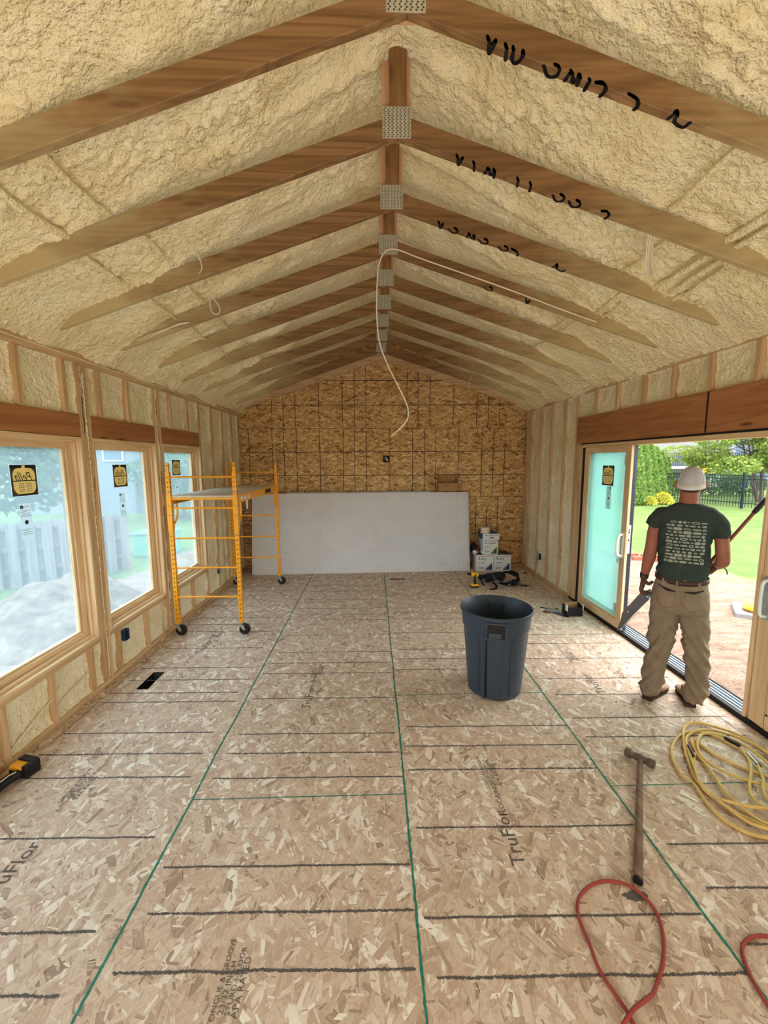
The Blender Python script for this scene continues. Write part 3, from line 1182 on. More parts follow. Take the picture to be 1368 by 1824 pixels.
# ---- windows
def sticker(mb, x, y0, y1, z0, z1, side):
    """yellow disc label on charcoal, its handwriting mirrored as it faces outside"""
    n = Vector((1, 0, 0)) * (-side)
    u = Vector((0, 1, 0))
    v = Vector((0, 0, 1))

    def q(a, b, c, d, off, mat):
        X = x + n.x * off
        mb.add([(X, y0 + (y1 - y0) * a, z0 + (z1 - z0) * b), (X, y0 + (y1 - y0) * c, z0 + (z1 - z0) * b), (X, y0 + (y1 - y0) * c, z0 + (z1 - z0) * d), (X, y0 + (y1 - y0) * a, z0 + (z1 - z0) * d)], [(0, 1, 2, 3)], mat)
    q(-.03, -.02, 1.03, 1.02, .0004, 'sticker_grey')
    q(0, 0, 1, 1, .0008, 'sticker_dark')
    q(0, .88, 1, 1, .0012, 'black')
    q(.3, 0, .95, .07, .0012, 'black')
    q(.44, .86, .56, .98, .0015, 'sticker_yellow')
    cy, cz, ry, rz = (y0 + y1) / 2, z0 + (z1 - z0) * .48, (y1 - y0) * .46, (z1 - z0) * .46
    X = x + n.x * .0016
    mb.add([(X, cy + ry * max(-.93, min(.93, 1.08 * cos(2 * pi * k / 28))), cz + rz * max(-.9, min(.9, 1.1 * sin(2 * pi * k / 28)))) for k in range(28)], [tuple(range(28))], 'sticker_yellow')
    q(.0, .47, 1, .5, .0019, 'black')
    X = x + n.x * .0021
    put_text(mb, 'Pella', (X, cy, z0 + (z1 - z0) * .60), (0, -1, 0) if side < 0 else (0, 1, 0), (0, 0, 1), (z1 - z0) * .42, 'black_ink', .85, .45)
    for r in range(5):
        zz = z0 + (z1 - z0) * (.14 + .06 * r)
        q(.26, (zz - z0) / (z1 - z0), .47, (zz - z0) / (z1 - z0) + .018, .002, 'grey_print')
        q(.54, (zz - z0) / (z1 - z0), .76, (zz - z0) / (z1 - z0) + .018, .002, 'grey_print')


def rating(mb, x, y0, y1, z0, z1, side):
    n = -side

    def q(a, b, c, d, off, mat):
        X = x + n * off
        mb.add([(X, y0 + (y1 - y0) * a, z0 + (z1 - z0) * b), (X, y0 + (y1 - y0) * c, z0 + (z1 - z0) * b), (X, y0 + (y1 - y0) * c, z0 + (z1 - z0) * d), (X, y0 + (y1 - y0) * a, z0 + (z1 - z0) * d)], [(0, 1, 2, 3)], mat)
    q(0, 0, 1, 1, .0005, 'sticker_grey')
    q(.08, .86, .34, .95, .001, 'dark_print')
    q(.14, .88, .28, .93, .0014, 'sticker_grey')
    for r, (a, b) in enumerate(((.45, .8), (.3, .95), (.12, .9), (.1, .6), (.15, .85), (.1, .9), (.12, .7), (.08, .92), (.1, .9))):
        zz = (.93, .89, .8, .76, .71, .66, .24, .18, .12)[r]
        q(a, zz, b, zz + .012, .001, 'grey_print')
    q(.02, .63, .98, .636, .001, 'dark_print')
    q(.02, .27, .98, .276, .001, 'dark_print')
    X = x + n * .0012
    cy, cz, r = (y0 + y1) / 2, z0 + (z1 - z0) * .47, (y1 - y0) * .16
    mb.add([(X, cy + r * cos(2 * pi * k / 16), cz + r * sin(2 * pi * k / 16)) for k in range(16)], [tuple(range(16))], 'dark_print')


def frame_ring(mb, side, y0, y1, z0, z1, w, wb, d0, d1, mz='trim_z', my='trim_y'):
    """rectangular frame member ring: w wide, wb at the bottom, between depths d0 and d1"""
    a, b = sided(side, d0), sided(side, d1)
    mb.box((a, y0, z0), (b, y0 + w, z1), mz)
    mb.box((a, y1 - w, z0), (b, y1, z1), mz)
    mb.box((a, y0 + w, z1 - w), (b, y1 - w, z1), my)
    mb.box((a, y0 + w, z0), (b, y1 - w, z0 + wb), my)


win_names = ['window_4', 'window_3', 'window_1', 'window_2', 'window_5']
stk = {2: ((2.748, 2.958, 1.67, 1.88), (2.785, 2.882, 1.374, 1.618)), 3: ((3.812, 4.021, 1.664, 1.871), (3.87, 3.965, 1.368, 1.612)), 4: ((4.922, 5.126, 1.735, 1.919), (4.968, 5.056, 1.52, 1.667))}
for i, (y0, y1) in enumerate(WIN):
    w = structure('window_%d' % ((4, 5, 1, 2, 3)[i]), (XL, (y0 + y1) / 2, .44))
    z0, z1 = .442, 2.09
    mb = MB()
    frame_ring(mb, -1, y0, y1, z0, z1, .024, .022, -.004, .16)
    frame_ring(mb, -1, y0 + .024, y1 - .024, z0 + .022, z1 - .024, .018, .022, .035, .15)
    mb.build('window_frame', w, bevel=.003)
    mb = MB()
    frame_ring(mb, -1, y0 + .042, y1 - .042, z0 + .044, z1 - .040, .05, .042, .062, .12)
    mb.build('sash', w, bevel=.005, seg=2)
    mb = MB()
    frame_ring(mb, -1, y0 + .090, y1 - .090, z0 + .083, z1 - .058, .024, .020, .075, .11)
    mb.build('glazing_bead', w, bevel=.006, seg=3)
    mb = MB()
    xg = sided(-1, .095)
    mb.add([(xg, y0 + .10, z0 + .09), (xg, y1 - .10, z0 + .09), (xg, y1 - .10, z1 - .07), (xg, y0 + .10, z1 - .07)], [(0, 1, 2, 3)], 'glass')
    mb.build('glass_pane', w, angle=0)
    if i < 2:
        continue
    A, B = stk[i]
    for q_, fn, lb in ((A, sticker, 'yellow and black maker sticker'), (B, rating, 'silver rating sticker')):
        mb = MB()
        fn(mb, sided(-1, .093), q_[0], q_[1], q_[2], q_[3], -1)
        o = mb.build('sticker', w, angle=0)
        o['label'] = lb
    if i == 2:
        mb = MB()
        rating(mb, sided(-1, .093), 2.455, 2.50, .58, .67, -1)
        mb.build('sticker', w, angle=0)

# ---- the sliding door in the right wall
door = structure('door_1', (XR, 3.4, 0))
DY0, DY1 = 1.62, 5.20
mb = MB()
mb.box((XR - .004, DY0 - .06, 2.045), (XR + .15, DY1, 2.085), 'trim_y')
mb.box((XR - .004, DY0 - .06, .0), (XR + .15, DY0 - .02, 2.045), 'trim_z')
mb.build('door_frame', door, bevel=.003)
mb = MB()
mb.box((XR - .008, DY0 - .1, 2.0852), (XR + .15, DY1 + .02, 2.0995), 'black_gap')
mb.box((XR + .004, DY1 - .088, .03), (XR + .07, DY1 - .002, 2.045), 'black_gap')
mb.build('door_black_gap', door)  # black fill of the gaps above and beside the door panel
mb = MB()
mb.box((XR - .015, DY0 - .06, .0005), (XR + .022, DY1, .040), 'black_gap')
mb.box((XR + .022, DY0 - .06, .0005), (XR + .175, DY1, .020), 'alu')
for k in range(4):
    xx = XR + .034 + k * .036
    mb.box((xx, DY0 - .06, .02), (xx + .010, DY1, .036), 'alu')
mb.box((XR + .175, DY0 - .06, -.06), (XR + .19, DY1, .03), 'black_gap')
mb.build('door_sill', door, bevel=.002)


def door_panel(name, y0, y1, x0, x1, stile, interior_only=False, stickers=False, handle_y=None, lock_end=None):
    pz0, pz1 = .046, 2.042
    p = MB()
    mid = x0 + (x1 - x0) * .45

    def ring(xa, xb, mz, my, g=0):
        p.box((xa, y0 - g, pz0), (xb, y0 + stile, pz1), mz)
        p.box((xa, y1 - stile, pz0), (xb, y1 + g, pz1), mz)
        p.box((xa, y0 + stile, pz1 - .055), (xb, y1 - stile, pz1), my)
        p.box((xa, y0 + stile, pz0), (xb, y1 - stile, pz0 + .095), my)
    ring(x0, mid, 'trim_z', 'trim_y')
    ring(mid, x1, 'clad', 'clad')
    o = p.build(name, door, bevel=.003)
    b = MB()
    a0, a1 = x0 + .006, x0 + .02
    b.box((a0, y0 + stile, pz0 + .095), (a1, y0 + stile + .014, pz1 - .055), 'trim_z')
    b.box((a0, y1 - stile - .014, pz0 + .095), (a1, y1 - stile, pz1 - .055), 'trim_z')
    b.box((a0, y0 + stile, pz1 - .069), (a1, y1 - stile, pz1 - .055), 'trim_y')
    b.box((a0, y0 + stile, pz0 + .095), (a1, y1 - stile, pz0 + .109), 'trim_y')
    link_obj('glazing_bead', b.mesh('glazing_bead'), o)
    g = MB()
    g.add([(mid, y0 + stile, pz0 + .095), (mid, y1 - stile, pz0 + .095), (mid, y1 - stile, pz1 - .055), (mid, y0 + stile, pz1 - .055)], [(0, 1, 2, 3)], 'glass_door')
    link_obj('glass_pane', g.mesh('glass_pane', 0), o)
    return o


sl = door_panel('sliding_panel', 4.185, 5.112, XR - .012, XR + .052, .085)
for fn, q_, lb in ((sticker, (4.515, 4.74, 1.60, 1.825), 'yellow and black maker sticker'), (rating, (4.545, 4.64, 1.33, 1.594), 'silver rating sticker'),
                   (rating, (4.275, 4.335, 1.83, 1.94), 'small dark sticker in upper corner'), (rating, (4.30, 4.36, .19, .30), 'small dark sticker in lower corner')):
    mb = MB()
    fn(mb, XR + .015, *q_, side=1)
    o = mb.build('sticker', sl, angle=0)
    o.parent = sl
    o['label'] = lb
mb = MB()
hy = 4.225
pts = catmull([(XR - .014, hy, 1.10), (XR - .055, hy + .005, 1.085), (XR - .066, hy + .01, 1.02), (XR - .066, hy + .01, .93), (XR - .055, hy + .005, .875), (XR - .014, hy, .862)], 5)
mb.tube(pts, .0095, 'white', 10, flat=1.5)
mb.box((XR - .02, hy - .016, .845), (XR - .011, hy + .016, 1.12), 'white')
mb.build('door_handle', sl, bevel=.002)
mb = MB()
mb.cyl((XR - .02, hy + .012, .868), (XR - .035, hy + .012, .868), .012, 'zinc', 14)
mb.tube([(XR - .04 + .0, hy + .012 + .014 * cos(a), .845 + .016 * sin(a)) for a in [k * pi / 6 for k in range(12)]], .0018, 'zinc', 6, closed=True)
mb.box((XR - .042, hy + .012, .78), (XR - .039, hy + .022, .835), 'zinc')
mb.box((XR - .046, hy + .028, .785), (XR - .043, hy + .037, .832), 'zinc')
mb.build('door_key', sl)
mb = MB()
mb.box((XR + .003, 4.1815, .90), (XR + .036, 4.1855, 1.205), 'white')
for z in (1.135, 1.16, 1.05):
    mb.box((XR + .012, 4.180, z - .018), (XR + .027, 4.1816, z + .002), 'dark_print')
mb.build('lock_plate', sl)
door_panel('fixed_panel', 4.30, 5.19, XR + .075, XR + .135, .085)
sl2 = door_panel('sliding_panel', 1.72, 2.655, XR - .008, XR + .052, .12)
mb = MB()
mb.box((XR - .02, 2.665, .046), (XR + .058, 2.690, 2.042), 'trim_z')
mb.build('astragal', sl2, bevel=.004)
mb = MB()
hy = 2.60
mb.box((XR - .016, hy - .03, .80), (XR - .009, hy + .035, 1.10), 'alu')
pts = catmull([(XR - .014, hy, 1.08), (XR - .055, hy, 1.065), (XR - .064, hy, 1.0), (XR - .064, hy, .90), (XR - .055, hy, .835), (XR - .014, hy, .825)], 5)
mb.tube(pts, .010, 'white', 10)
mb.build('door_handle', sl2, bevel=.002)
door_panel('fixed_panel', 1.62, 2.60, XR + .075, XR + .135, .085)

# ================================================================== THINGS IN THE ROOM
# ---- scaffold
sc = thing('scaffold', 'yellow rolling scaffold with a plywood deck standing beside the far left window', 'scaffold', (-1.815, 5.27, 0))
FX0, FX1, FY0, FY1 = -2.16, -1.468, 4.36, 6.20


def post(x, y):
    mb = MB()
    r = .0195
    mb.box((x - r, y - r, .135), (x + r, y + r, 1.79), 'yellow')
    mb.box((x - .013, y - .013, 1.79), (x + .013, y + .013, 1.885), 'yellow')
    zs = [.19 + .051 * k for k in range(19)] + [1.58 + .051 * k for k in range(4)] + [1.855]
    for z in zs:
        rr = r if z < 1.79 else .013
        for sy in (-1, 1):
            mb.cyl((x, y + sy * rr, z), (x, y + sy * (rr + .0008), z), .0068, 'hole', 8)
            mb.cyl((x + sy * rr, y, z), (x + sy * (rr + .0008), y, z), .0068, 'hole', 8)
    mb.cyl((x, y, .115), (x, y, .14), .016, 'zinc', 12)
    return mb.build('post', sc)


posts = {}
for x in (FX0, FX1):
    for y in (FY0, FY1):
        posts[(x, y)] = post(x, y)
for y in (FY0, FY1):
    for z in (1.735, 1.405, 1.08, .755, .428):
        mb = MB()
        mb.cyl((FX0 + .019, y, z), (FX1 - .019, y, z), .0105, 'yellow', 12)
        mb.build('rung', sc)
for x in (FX0, FX1):
    s = 1 if x == FX0 else -1
    mb = MB()
    # side rail of the deck: channel with lips, and sleeves on both posts
    mb.box((x - .003, FY0 + .02, 1.448), (x + .003, FY1 - .02, 1.535), 'yellow')
    mb.box((x - .003, FY0 + .02, 1.448), (x + s * .028, FY1 - .02, 1.453), 'yellow')
    mb.box((x - .003, FY0 + .02, 1.530), (x + s * .028, FY1 - .02, 1.535), 'yellow')
    for y, sg in ((FY0, 1), (FY1, -1)):
        mb.box((x - .0245, y - .0245, 1.16), (x + .0245, y + .0245, 1.545), 'yellow')
        for z in (1.43, 1.33):
            mb.cyl((x, y - .026, z), (x, y + .026, z), .005, 'hole', 8)
            mb.cyl((x - .026, y, z), (x + .026, y, z), .005, 'hole', 8)
        pts = catmull([(x, y + sg * .15, 1.455), (x, y + sg * .155, 1.34), (x, y + sg * .13, 1.28), (x, y + sg * .02, 1.20)], 5)
        mb.tube(pts, .0105, 'yellow', 10)
        mb.cyl((x, y + sg * .06, 1.455), (x, y + sg * .06, 1.36), .012, 'yellow', 10)
        mb.cyl((x + .03, y, 1.245), (x - .03, y, 1.245), .006, 'zinc', 8)
    o = mb.build('side_rail', sc)
    mb = MB()
    xo = x - s * .0035
    mb.add([(xo, 5.55, 1.462), (xo, 5.85, 1.462), (xo, 5.85, 1.518), (xo, 5.55, 1.518)], [(0, 1, 2, 3)], 'dark_print')
    mb.build('rail_decal', o, angle=0)
    for k in range(3):
        mb = MB()
        a = 4.52 + k * .13
        mb.add([(xo, a, 1.468), (xo, a + .08, 1.468), (xo, a + .08, 1.510), (xo, a, 1.510)], [(0, 1, 2, 3)], 'card_white')
        mb.build('rail_decal', o, angle=0)
mb = MB()
mb.box((FX0 + .006, FY0 - .01, 1.520), (FX1 - .006, FY1 + .01, 1.538), 'ply')
mb.build('deck', sc, bevel=.002)
for y in (FY0 + .0, FY1 - .0):
    mb = MB()
    mb.box((FX0 + .02, y - .013, 1.495), (FX1 - .02, y + .013, 1.5195), 'yellow')
    mb.build('deck_edge_bar', sc, bevel=.002)
for (x, y), po in posts.items():
    mb = MB()
    cx, cy = x + .036, y - .012
    mb.box((x - .02, y - .022, .112), (cx + .01, y + .022, .120), 'zinc')
    for s in (-1, 1):
        mb.prism([(x - .018, cy + s * .024, .114), (x + .03, cy + s * .024, .114), (cx + .012, cy + s * .024, .058), (cx - .010, cy + s * .024, .052)], (0, s * .003, 0), 'zinc')
    mb.cyl((cx, cy - .029, .062), (cx, cy + .029, .062), .006, 'zinc', 8)
    o = mb.build('caster', sc)
    mb = MB()
    mt = Matrix.Translation((cx, cy, .062)) @ Matrix.Rotation(radians(90), 4, 'X')
    mb.lathe([(.0, -.019), (.036, -.019), (.040, -.016), (.050, -.018), (.058, -.014), (.061, -.006), (.061, .006), (.058, .014), (.050, .018), (.040, .016), (.036, .019), (.0, .019)], 'rubber', 28, mtx=mt)
    mb.build('wheel', o)
mb = MB()
mb.box((FX1 - .006, 4.74, 1.35), (FX1 + .002, 4.77, 1.45), 'card_white')
mb.build('hang_tag', sc)

# ---- drywall sheets leaning on the end wall
SL = 3.66
bl, br = Vector((-2.05, 6.735, 0)), Vector((1.62, 6.83, 0))
ux = (br - bl).normalized()
lean = Vector((0, .205, 1.335))
lean = (lean - ux * lean.dot(ux)).normalized()
nrm = ux.cross(lean).normalized()
if nrm.y > 0:
    nrm = -nrm
dl = ['front sheet of the drywall stack leaning on the strand board wall', 'second sheet of the leaning drywall stack, right behind the front one',
      'third sheet from the front of the leaning drywall stack', 'fourth sheet from the front of the leaning drywall stack', 'fifth sheet from the front of the leaning drywall stack', 'sixth sheet from the front of the leaning drywall stack',
      'seventh drywall sheet, last of the full-length ones in the leaning stack', 'rearmost drywall sheet, its top edge standing up behind the stack']
for k in range(8):
    off = -nrm * (.0142 * k)
    sx = (0, .035, .05, .03, .062, .04, .07, -.05)[k]
    h = 1.366 if k < 7 else 1.392
    o0 = bl + off + ux * sx
    w = SL if k < 7 else 2.5
    if k == 7:
        o0 = bl + off + ux * .55
    P = [o0, o0 + ux * w, o0 + ux * w + lean * h, o0 + lean * h]
    t = thing('drywall_sheet', dl[k], 'drywall', o0 + ux * (w / 2), 0, 'drywall sheets leaning on the end wall')
    mb = MB()
    mb.prism([p + nrm * 0.0 for p in P], nrm * .0127, 'gyp')
    if k == 0:
        pass
    mb.build('board', t, angle=0, bevel=.001, seg=1)
    mb = MB()
    e = [o0 + ux * (w + .0005) + nrm * .0015, o0 + ux * (w + .0005) + nrm * .0112, o0 + ux * (w + .0005) + nrm * .0112 + lean * h, o0 + ux * (w + .0005) + nrm * .0015 + lean * h]
    mb.add(e, [(0, 1, 2, 3)], 'gyp_edge')
    for q_ in range(10):
        a = random.uniform(.02, .9) * h
        L_ = random.uniform(.02, .12)
        b0 = o0 + ux * (w + .001) + nrm * .002 + lean * a
        mb.add([b0, b0 + nrm * .008, b0 + nrm * .008 + lean * L_, b0 + lean * L_], [(0, 1, 2, 3)], 'grey_print' if q_ % 2 else 'navy')
    mb.build('end_tape', t, angle=0)
    if k == 0:
        mb = MB()
        rnd = random.Random(3)
        for q_ in range(60):
            a, b = rnd.uniform(.1, w - .1), rnd.choice([.10, .38, .70, .98, 1.27]) + rnd.uniform(-.03, .03)
            L_ = rnd.uniform(.01, .06)
            p0 = o0 + ux * a + lean * b + nrm * .0132
            mb.add([p0, p0 + ux * L_, p0 + ux * L_ + lean * .003, p0 + lean * .004], [(0, 1, 2, 3)], 'grey_print')
        for q_ in range(7):
            p0 = o0 + ux * (w - .16) + lean * (.1 + q_ * .2) + nrm * .0132
            mb.add([p0, p0 + ux * .004, p0 + ux * .004 + lean * .10, p0 + lean * .10], [(0, 1, 2, 3)], 'grey_print')
        mb.build('scuff', t, angle=0)['kind'] = 'stuff'

# ---- cardboard box on the stack
t = thing('cardboard_box', 'small open brown cardboard box lying on top of the drywall stack', 'box', (1.29, 7.0, 1.345))
mb = MB()
x0, x1, y0, y1, z0, z1 = 1.125, 1.455, 6.99, 7.16, 1.368, 1.508
th = .004
mb.box((x0, y0, z0), (x1, y1, z0 + th), 'card')
mb.box((x0, y0, z0), (x0 + th, y1, z1), 'card')
mb.box((x1 - th, y0, z0), (x1, y1, z1), 'card')
mb.box((x0, y0, z0), (x1, y0 + th, z1), 'card')
mb.box((x0, y1 - th, z0), (x1, y1, z1 + .13), 'card')
mb.build('carton', t, bevel=.001)
mb = MB()
mb.prism([(x0, y0, z1), (x0, y1, z1), (x0 + .02, y1, z1 + .12), (x0 + .01, y0 + .05, z1 + .12)], (.003, 0, 0), 'card')
mb.build('flap', t)
mb = MB()
mb.prism([(x1, y0, z1), (x1, y1, z1), (x1 - .02, y1, z1 + .12), (x1 - .01, y0 + .05, z1 + .11)], (-.003, 0, 0), 'card')
mb.build('flap', t)
mb = MB()
put_text(mb, 'FRAGILE', (x0 + .12, y0 - .001, z1 - .035), (1, 0, 0), (0, 0, 1), .035, 'dark_print')
mb.build('box_print', t, angle=0)


# ---- joint compound cartons
def carton(label, x0, x1, y0, d, z0, h, title, accent, topm, sub):
    t = thing('joint_compound_carton', label, 'box', ((x0 + x1) / 2, y0 + d / 2, z0), 0, 'joint compound cartons in the right corner')
    mb = MB()
    mb.box((x0, y0, z0), (x1, y0 + d, z0 + h), 'card_white')
    mb.build('carton', t, bevel=.004)
    mb = MB()
    y = y0 - .0012
    w = x1 - x0

    def q(a, b, c, e, m, dy=0):
        mb.add([(x0 + w * a, y - dy, z0 + h * b), (x0 + w * c, y - dy, z0 + h * b), (x0 + w * c, y - dy, z0 + h * e), (x0 + w * a, y - dy, z0 + h * e)], [(0, 1, 2, 3)], m)
    q(.08, .90, .30, .93, 'dark_print')
    q(.32, .90, .93, .93, 'red_print')
    put_text(mb, title, (x0 + w * (.33 if len(title) < 8 else .45), y, z0 + h * .76), (1, 0, 0), (0, 0, 1), h * (.19 if len(title) < 8 else .13), 'dark_print', .9 if len(title) < 8 else .95, bold=.02)
    for r, (a, b, c) in enumerate(((.42, .62, .67), (.10, .45, .55), (.10, .55, .50), (.10, .22, .36), (.10, .42, .24), (.10, .44, .20), (.10, .38, .16))):
        q(a, c - .014, b, c + .008, 'grey_print')
    steps = 12
    for s in range(steps):
        a = .50 + .42 * s / steps
        q(a, .06, .50 + .42 * (s + 1) / steps, .06 + .46 * (s + 1) / steps * .95, accent if s > 7 else ('grey_print' if s % 3 == 0 else accent), .0002)
    mb.build('box_print', t, angle=0)
    mb = MB()
    mb.box((x0 + .001, y0 + .001, z0 + h), (x1 - .001, y0 + d - .001, z0 + h + .0025), topm)
    mb.box((x0 + w * .42, y0 + .001, z0 + h + .0025), (x0 + w * .58, y0 + d - .001, z0 + h + .0030), 'grey_print')
    mb.build('lid', t)
    return t


carton('white joint compound carton marked PLUS, the left one of two standing on the floor', 1.755, 2.050, 6.79, .30, 0, .286, 'PLUS 3', 'blue', 'navy', 1)
carton('white joint compound carton marked PLUS, the right one of two standing on the floor', 2.058, 2.352, 6.785, .30, 0, .286, 'PLUS 3', 'blue', 'navy', 1)
carton('white ALL PURPOSE joint compound carton stacked on the two floor cartons', 1.865, 2.125, 6.80, .29, .2895, .258, 'ALL PURPOSE', 'green_print', 'teal', 1)
t = thing('carton_lid', 'shallow teal and white carton lying on the ALL PURPOSE carton', 'box', (1.99, 6.94, .551))
mb = MB()
mb.box((1.85, 6.785, .5505), (2.135, 7.085, .655), 'teal')
mb.build('tray', t, bevel=.003)
mb = MB()
mb.box((1.852, 6.7835, .552), (2.137, 6.785, .652), 'card_white')
for k in range(3):
    mb.box((1.885 + .085 * k, 6.7825, .62), (1.945 + .085 * k, 6.7834, .632), 'grey_print')
mb.box((1.97, 6.7825, .575), (2.04, 6.7834, .60), 'grey_print')
mb.build('lid_front', t)
for k, lb in enumerate(('lower of two white tape rolls stacked on the teal carton', 'upper of two white tape rolls stacked on the teal carton')):
    t = thing('tape_roll', lb, 'tape', (1.915, 6.87, .655 + .0515 * k), 0, 'rolls of tape on the teal carton')
    mb = MB()
    z = .6555 + .0515 * k
    mb.lathe([(.040, 0), (.078 - .002 * k, 0), (.078 - .002 * k, .050), (.040, .050), (.040, 0)], 'tape', 40, c=(1.915, 6.87, z))
    mb.build('tape', t)
    mb = MB()
    mb.lathe([(.037, .001), (.040, .001), (.040, .049), (.037, .049), (.037, .001)], 'card', 32, c=(1.915, 6.87, z))
    mb.build('core', t)

# dark tool pouch with a red-handled tool, between cartons and drywall
t = thing('tool_pouch', 'dark tool pouch with white round discs lying on the left carton beside the drywall', 'tool bag', (1.79, 6.95, .289))
mb = MB()
vs = []
mb.ball((1.745, 6.97, .375), (.066, .08, .085), 'fabric_black', 20, 14)
mb.v = [(x + .012 * noise.noise(Vector((x * 20, y * 20, z * 20))), y + .012 * noise.noise(Vector((x * 20, y * 20, z * 20 + 5))), max(.2895, z + .014 * noise.noise(Vector((x * 18, y * 18, z * 18 + 9))))) for x, y, z in mb.v]
mb.build('pouch', t)
mb = MB()
mb.tube([(1.82, 6.88, .31), (1.79, 6.90, .36), (1.765, 6.92, .41)], [.007, .008, .006], 'red_print', 8)
mb.build('tool_handle', t)
for x in (1.735, 1.875):
    mb = MB()
    mb.cyl((x, 6.86, .328), (x, 6.835, .325), .033, 'white', 24)
    mb.cyl((x, 6.8355, .325), (x, 6.833, .325), .012, 'grey_print', 12)
    mb.build('disc', t)
mb = MB()
mb.tube([(1.78, 6.84, .30), (1.80, 6.83, .335), (1.785, 6.84, .345)], .008, 'alu', 8)
mb.tube([(1.82, 6.84, .295), (1.80, 6.83, .325), (1.83, 6.84, .34)], .007, 'blue_box', 8)
mb.build('clip', t)

# ---- cordless drill standing on its battery
t = thing('cordless_drill', 'yellow and black cordless drill standing on its battery near the far end', 'drill', (1.50, 5.90, 0))
mb = MB()
cx, cy = 1.50, 5.90
mb.box((cx - .060, cy - .040, .001), (cx + .062, cy + .040, .030), 'black')
mb.box((cx - .055, cy - .038, .028), (cx + .060, cy + .038, .058), 'amber')
mb.build('battery', t, bevel=.008, seg=3)
mb = MB()
mb.tube([(cx + .015, cy, .055), (cx + .010, cy, .10), (cx + .008, cy, .15), (cx + .010, cy, .178)], [.026, .020, .019, .024], 'black', 14, flat=.85)
mb.build('grip', t)
mb = MB()
mb.tube([(cx + .055, cy, .195), (cx + .045, cy, .196), (cx - .03, cy, .203), (cx - .05, cy, .205)], [.024, .031, .030, .025], 'amber', 18)
mb.cyl((cx + .054, cy, .195), (cx + .066, cy, .194), .024, 'black', 16, .018)
mb.cyl((cx + .01, cy - .0305, .198), (cx + .01, cy + .0305, .198), .015, 'black', 14)
mb.build('motor_housing', t)
mb = MB()
mb.tube([(cx - .05, cy, .205), (cx - .065, cy, .207), (cx - .10, cy, .211), (cx - .108, cy, .212)], [.023, .024, .019, .010], 'black', 16)
mb.build('chuck', t)

# ---- black harness
t = thing('safety_harness', 'heap of black webbing harness with padded loop on the floor before the cartons', 'harness', (1.97, 6.05, 0))


def warp(mb, amp, sc_, seed, zmin=.002):
    mb.v = [(x + amp * noise.noise(Vector((x * sc_, y * sc_, z * sc_ + seed))), y + amp * noise.noise(Vector((x * sc_, y * sc_ + 7, z * sc_ + seed))),
             max(zmin, z + amp * noise.noise(Vector((x * sc_ + 3, y * sc_, z * sc_ + seed))))) for x, y, z in mb.v]


mb = MB()
pts = catmull([(1.66, 6.20, .06), (1.72, 6.05, .10), (1.84, 6.02, .13), (1.94, 6.06, .12), (2.0, 6.14, .10)], 6)
mb.tube(pts, [.055 + .03 * sin(pi * i / (len(pts) - 1)) for i in range(len(pts))], 'fabric_black', 18, flat=.8)
warp(mb, .03, 11, 1)
mb.build('back_pad', t)
mb = MB()
ring = [(2.09 + .125 * cos(a) * 1.05, 6.12 + .15 * sin(a), .075 + .055 * sin(a * 1 + .6)) for a in [2 * pi * k / 26 for k in range(26)]]
mb.tube(ring, [.036 + .012 * sin(k * .7) for k in range(26)], 'fabric_black', 12, closed=True, flat=.75)
warp(mb, .02, 12, 4)
mb.build('waist_loop', t)
for P, r in (([(1.80, 6.0, .05), (1.83, 5.88, .03), (1.80, 5.80, .015), (1.76, 5.775, .010), (1.70, 5.77, .008)], .020),
             ([(1.88, 5.93, .05), (1.98, 5.87, .035), (2.10, 5.88, .03), (2.18, 5.93, .02), (2.24, 5.90, .014), (2.30, 5.90, .010)], .014),
             ([(2.16, 6.02, .05), (2.24, 5.97, .02), (2.32, 5.92, .012), (2.36, 5.90, .010)], .010),
             ([(1.72, 6.06, .12), (1.66, 6.0, .09), (1.64, 5.97, .05), (1.66, 5.96, .01)], .014)):
    mb = MB()
    mb.tube(catmull(P, 6), r, 'fabric_black', 8, flat=.45)
    mb.build('strap', t)
mb = MB()
mb.tube([(1.66 + .016 * cos(a), 5.985, .075 + .022 * sin(a)) for a in [k * pi / 7 for k in range(14)]], .0035, 'zinc', 6, closed=True)
mb.tube([(2.02 + .014 * cos(a), 5.865 + .004 * sin(a), .045 + .010 * sin(a)) for a in [k * pi / 6 for k in range(12)]], .003, 'zinc', 6, closed=True)
mb.tube(catmull([(1.79, 5.96, .17), (1.83, 5.93, .11), (1.92, 5.92, .075), (2.02, 5.93, .07)], 5), .0045, 'grey_print', 6)
mb.build('buckle', t)

# ---- black open box by the door, with bits in front of it
t = thing('parts_box', 'small open black box with pale end flaps on the floor by the door', 'box', (2.42, 4.78, 0))
mb = MB()
x0, x1, y0, y1, h = 2.335, 2.53, 4.70, 4.83, .135
for a, b in (((x0, y0, .002), (x1, y1, .006)), ((x0, y0, .002), (x1, y0 + .004, h - .02)), ((x0, y1 - .004, .002), (x1, y1, h + .01))):
    mb.box(a, b, 'black')
mb.box((x0, y1 - .006, .004), (x1, y1 - .0042, h + .008), 'card')
mb.box((x0, y0, .002), (x0 + .004, y1, h), 'black')
mb.box((x1 - .004, y0, .002), (x1, y1, h), 'black')
mb.build('carton', t, bevel=.001)
for x in (x0 - .002, x1 - .003):
    mb = MB()
    mb.box((x, y0 - .008, h - .065), (x + .007, y0 + .045, h + .01), 'gyp_edge')
    mb.build('flap', t, bevel=.001)
t = thing('sanding_sheet', 'pale grey square sheet lying on the floor left of the small black box', 'sheet', (2.22, 4.86, 0))
mb = MB()
mb.prism([(2.15, 4.88, .012), (2.25, 4.80, .012), (2.33, 4.87, .014), (2.21, 4.96, .014)], (0, 0, .003), 'alu')
mb.build('sheet', t)
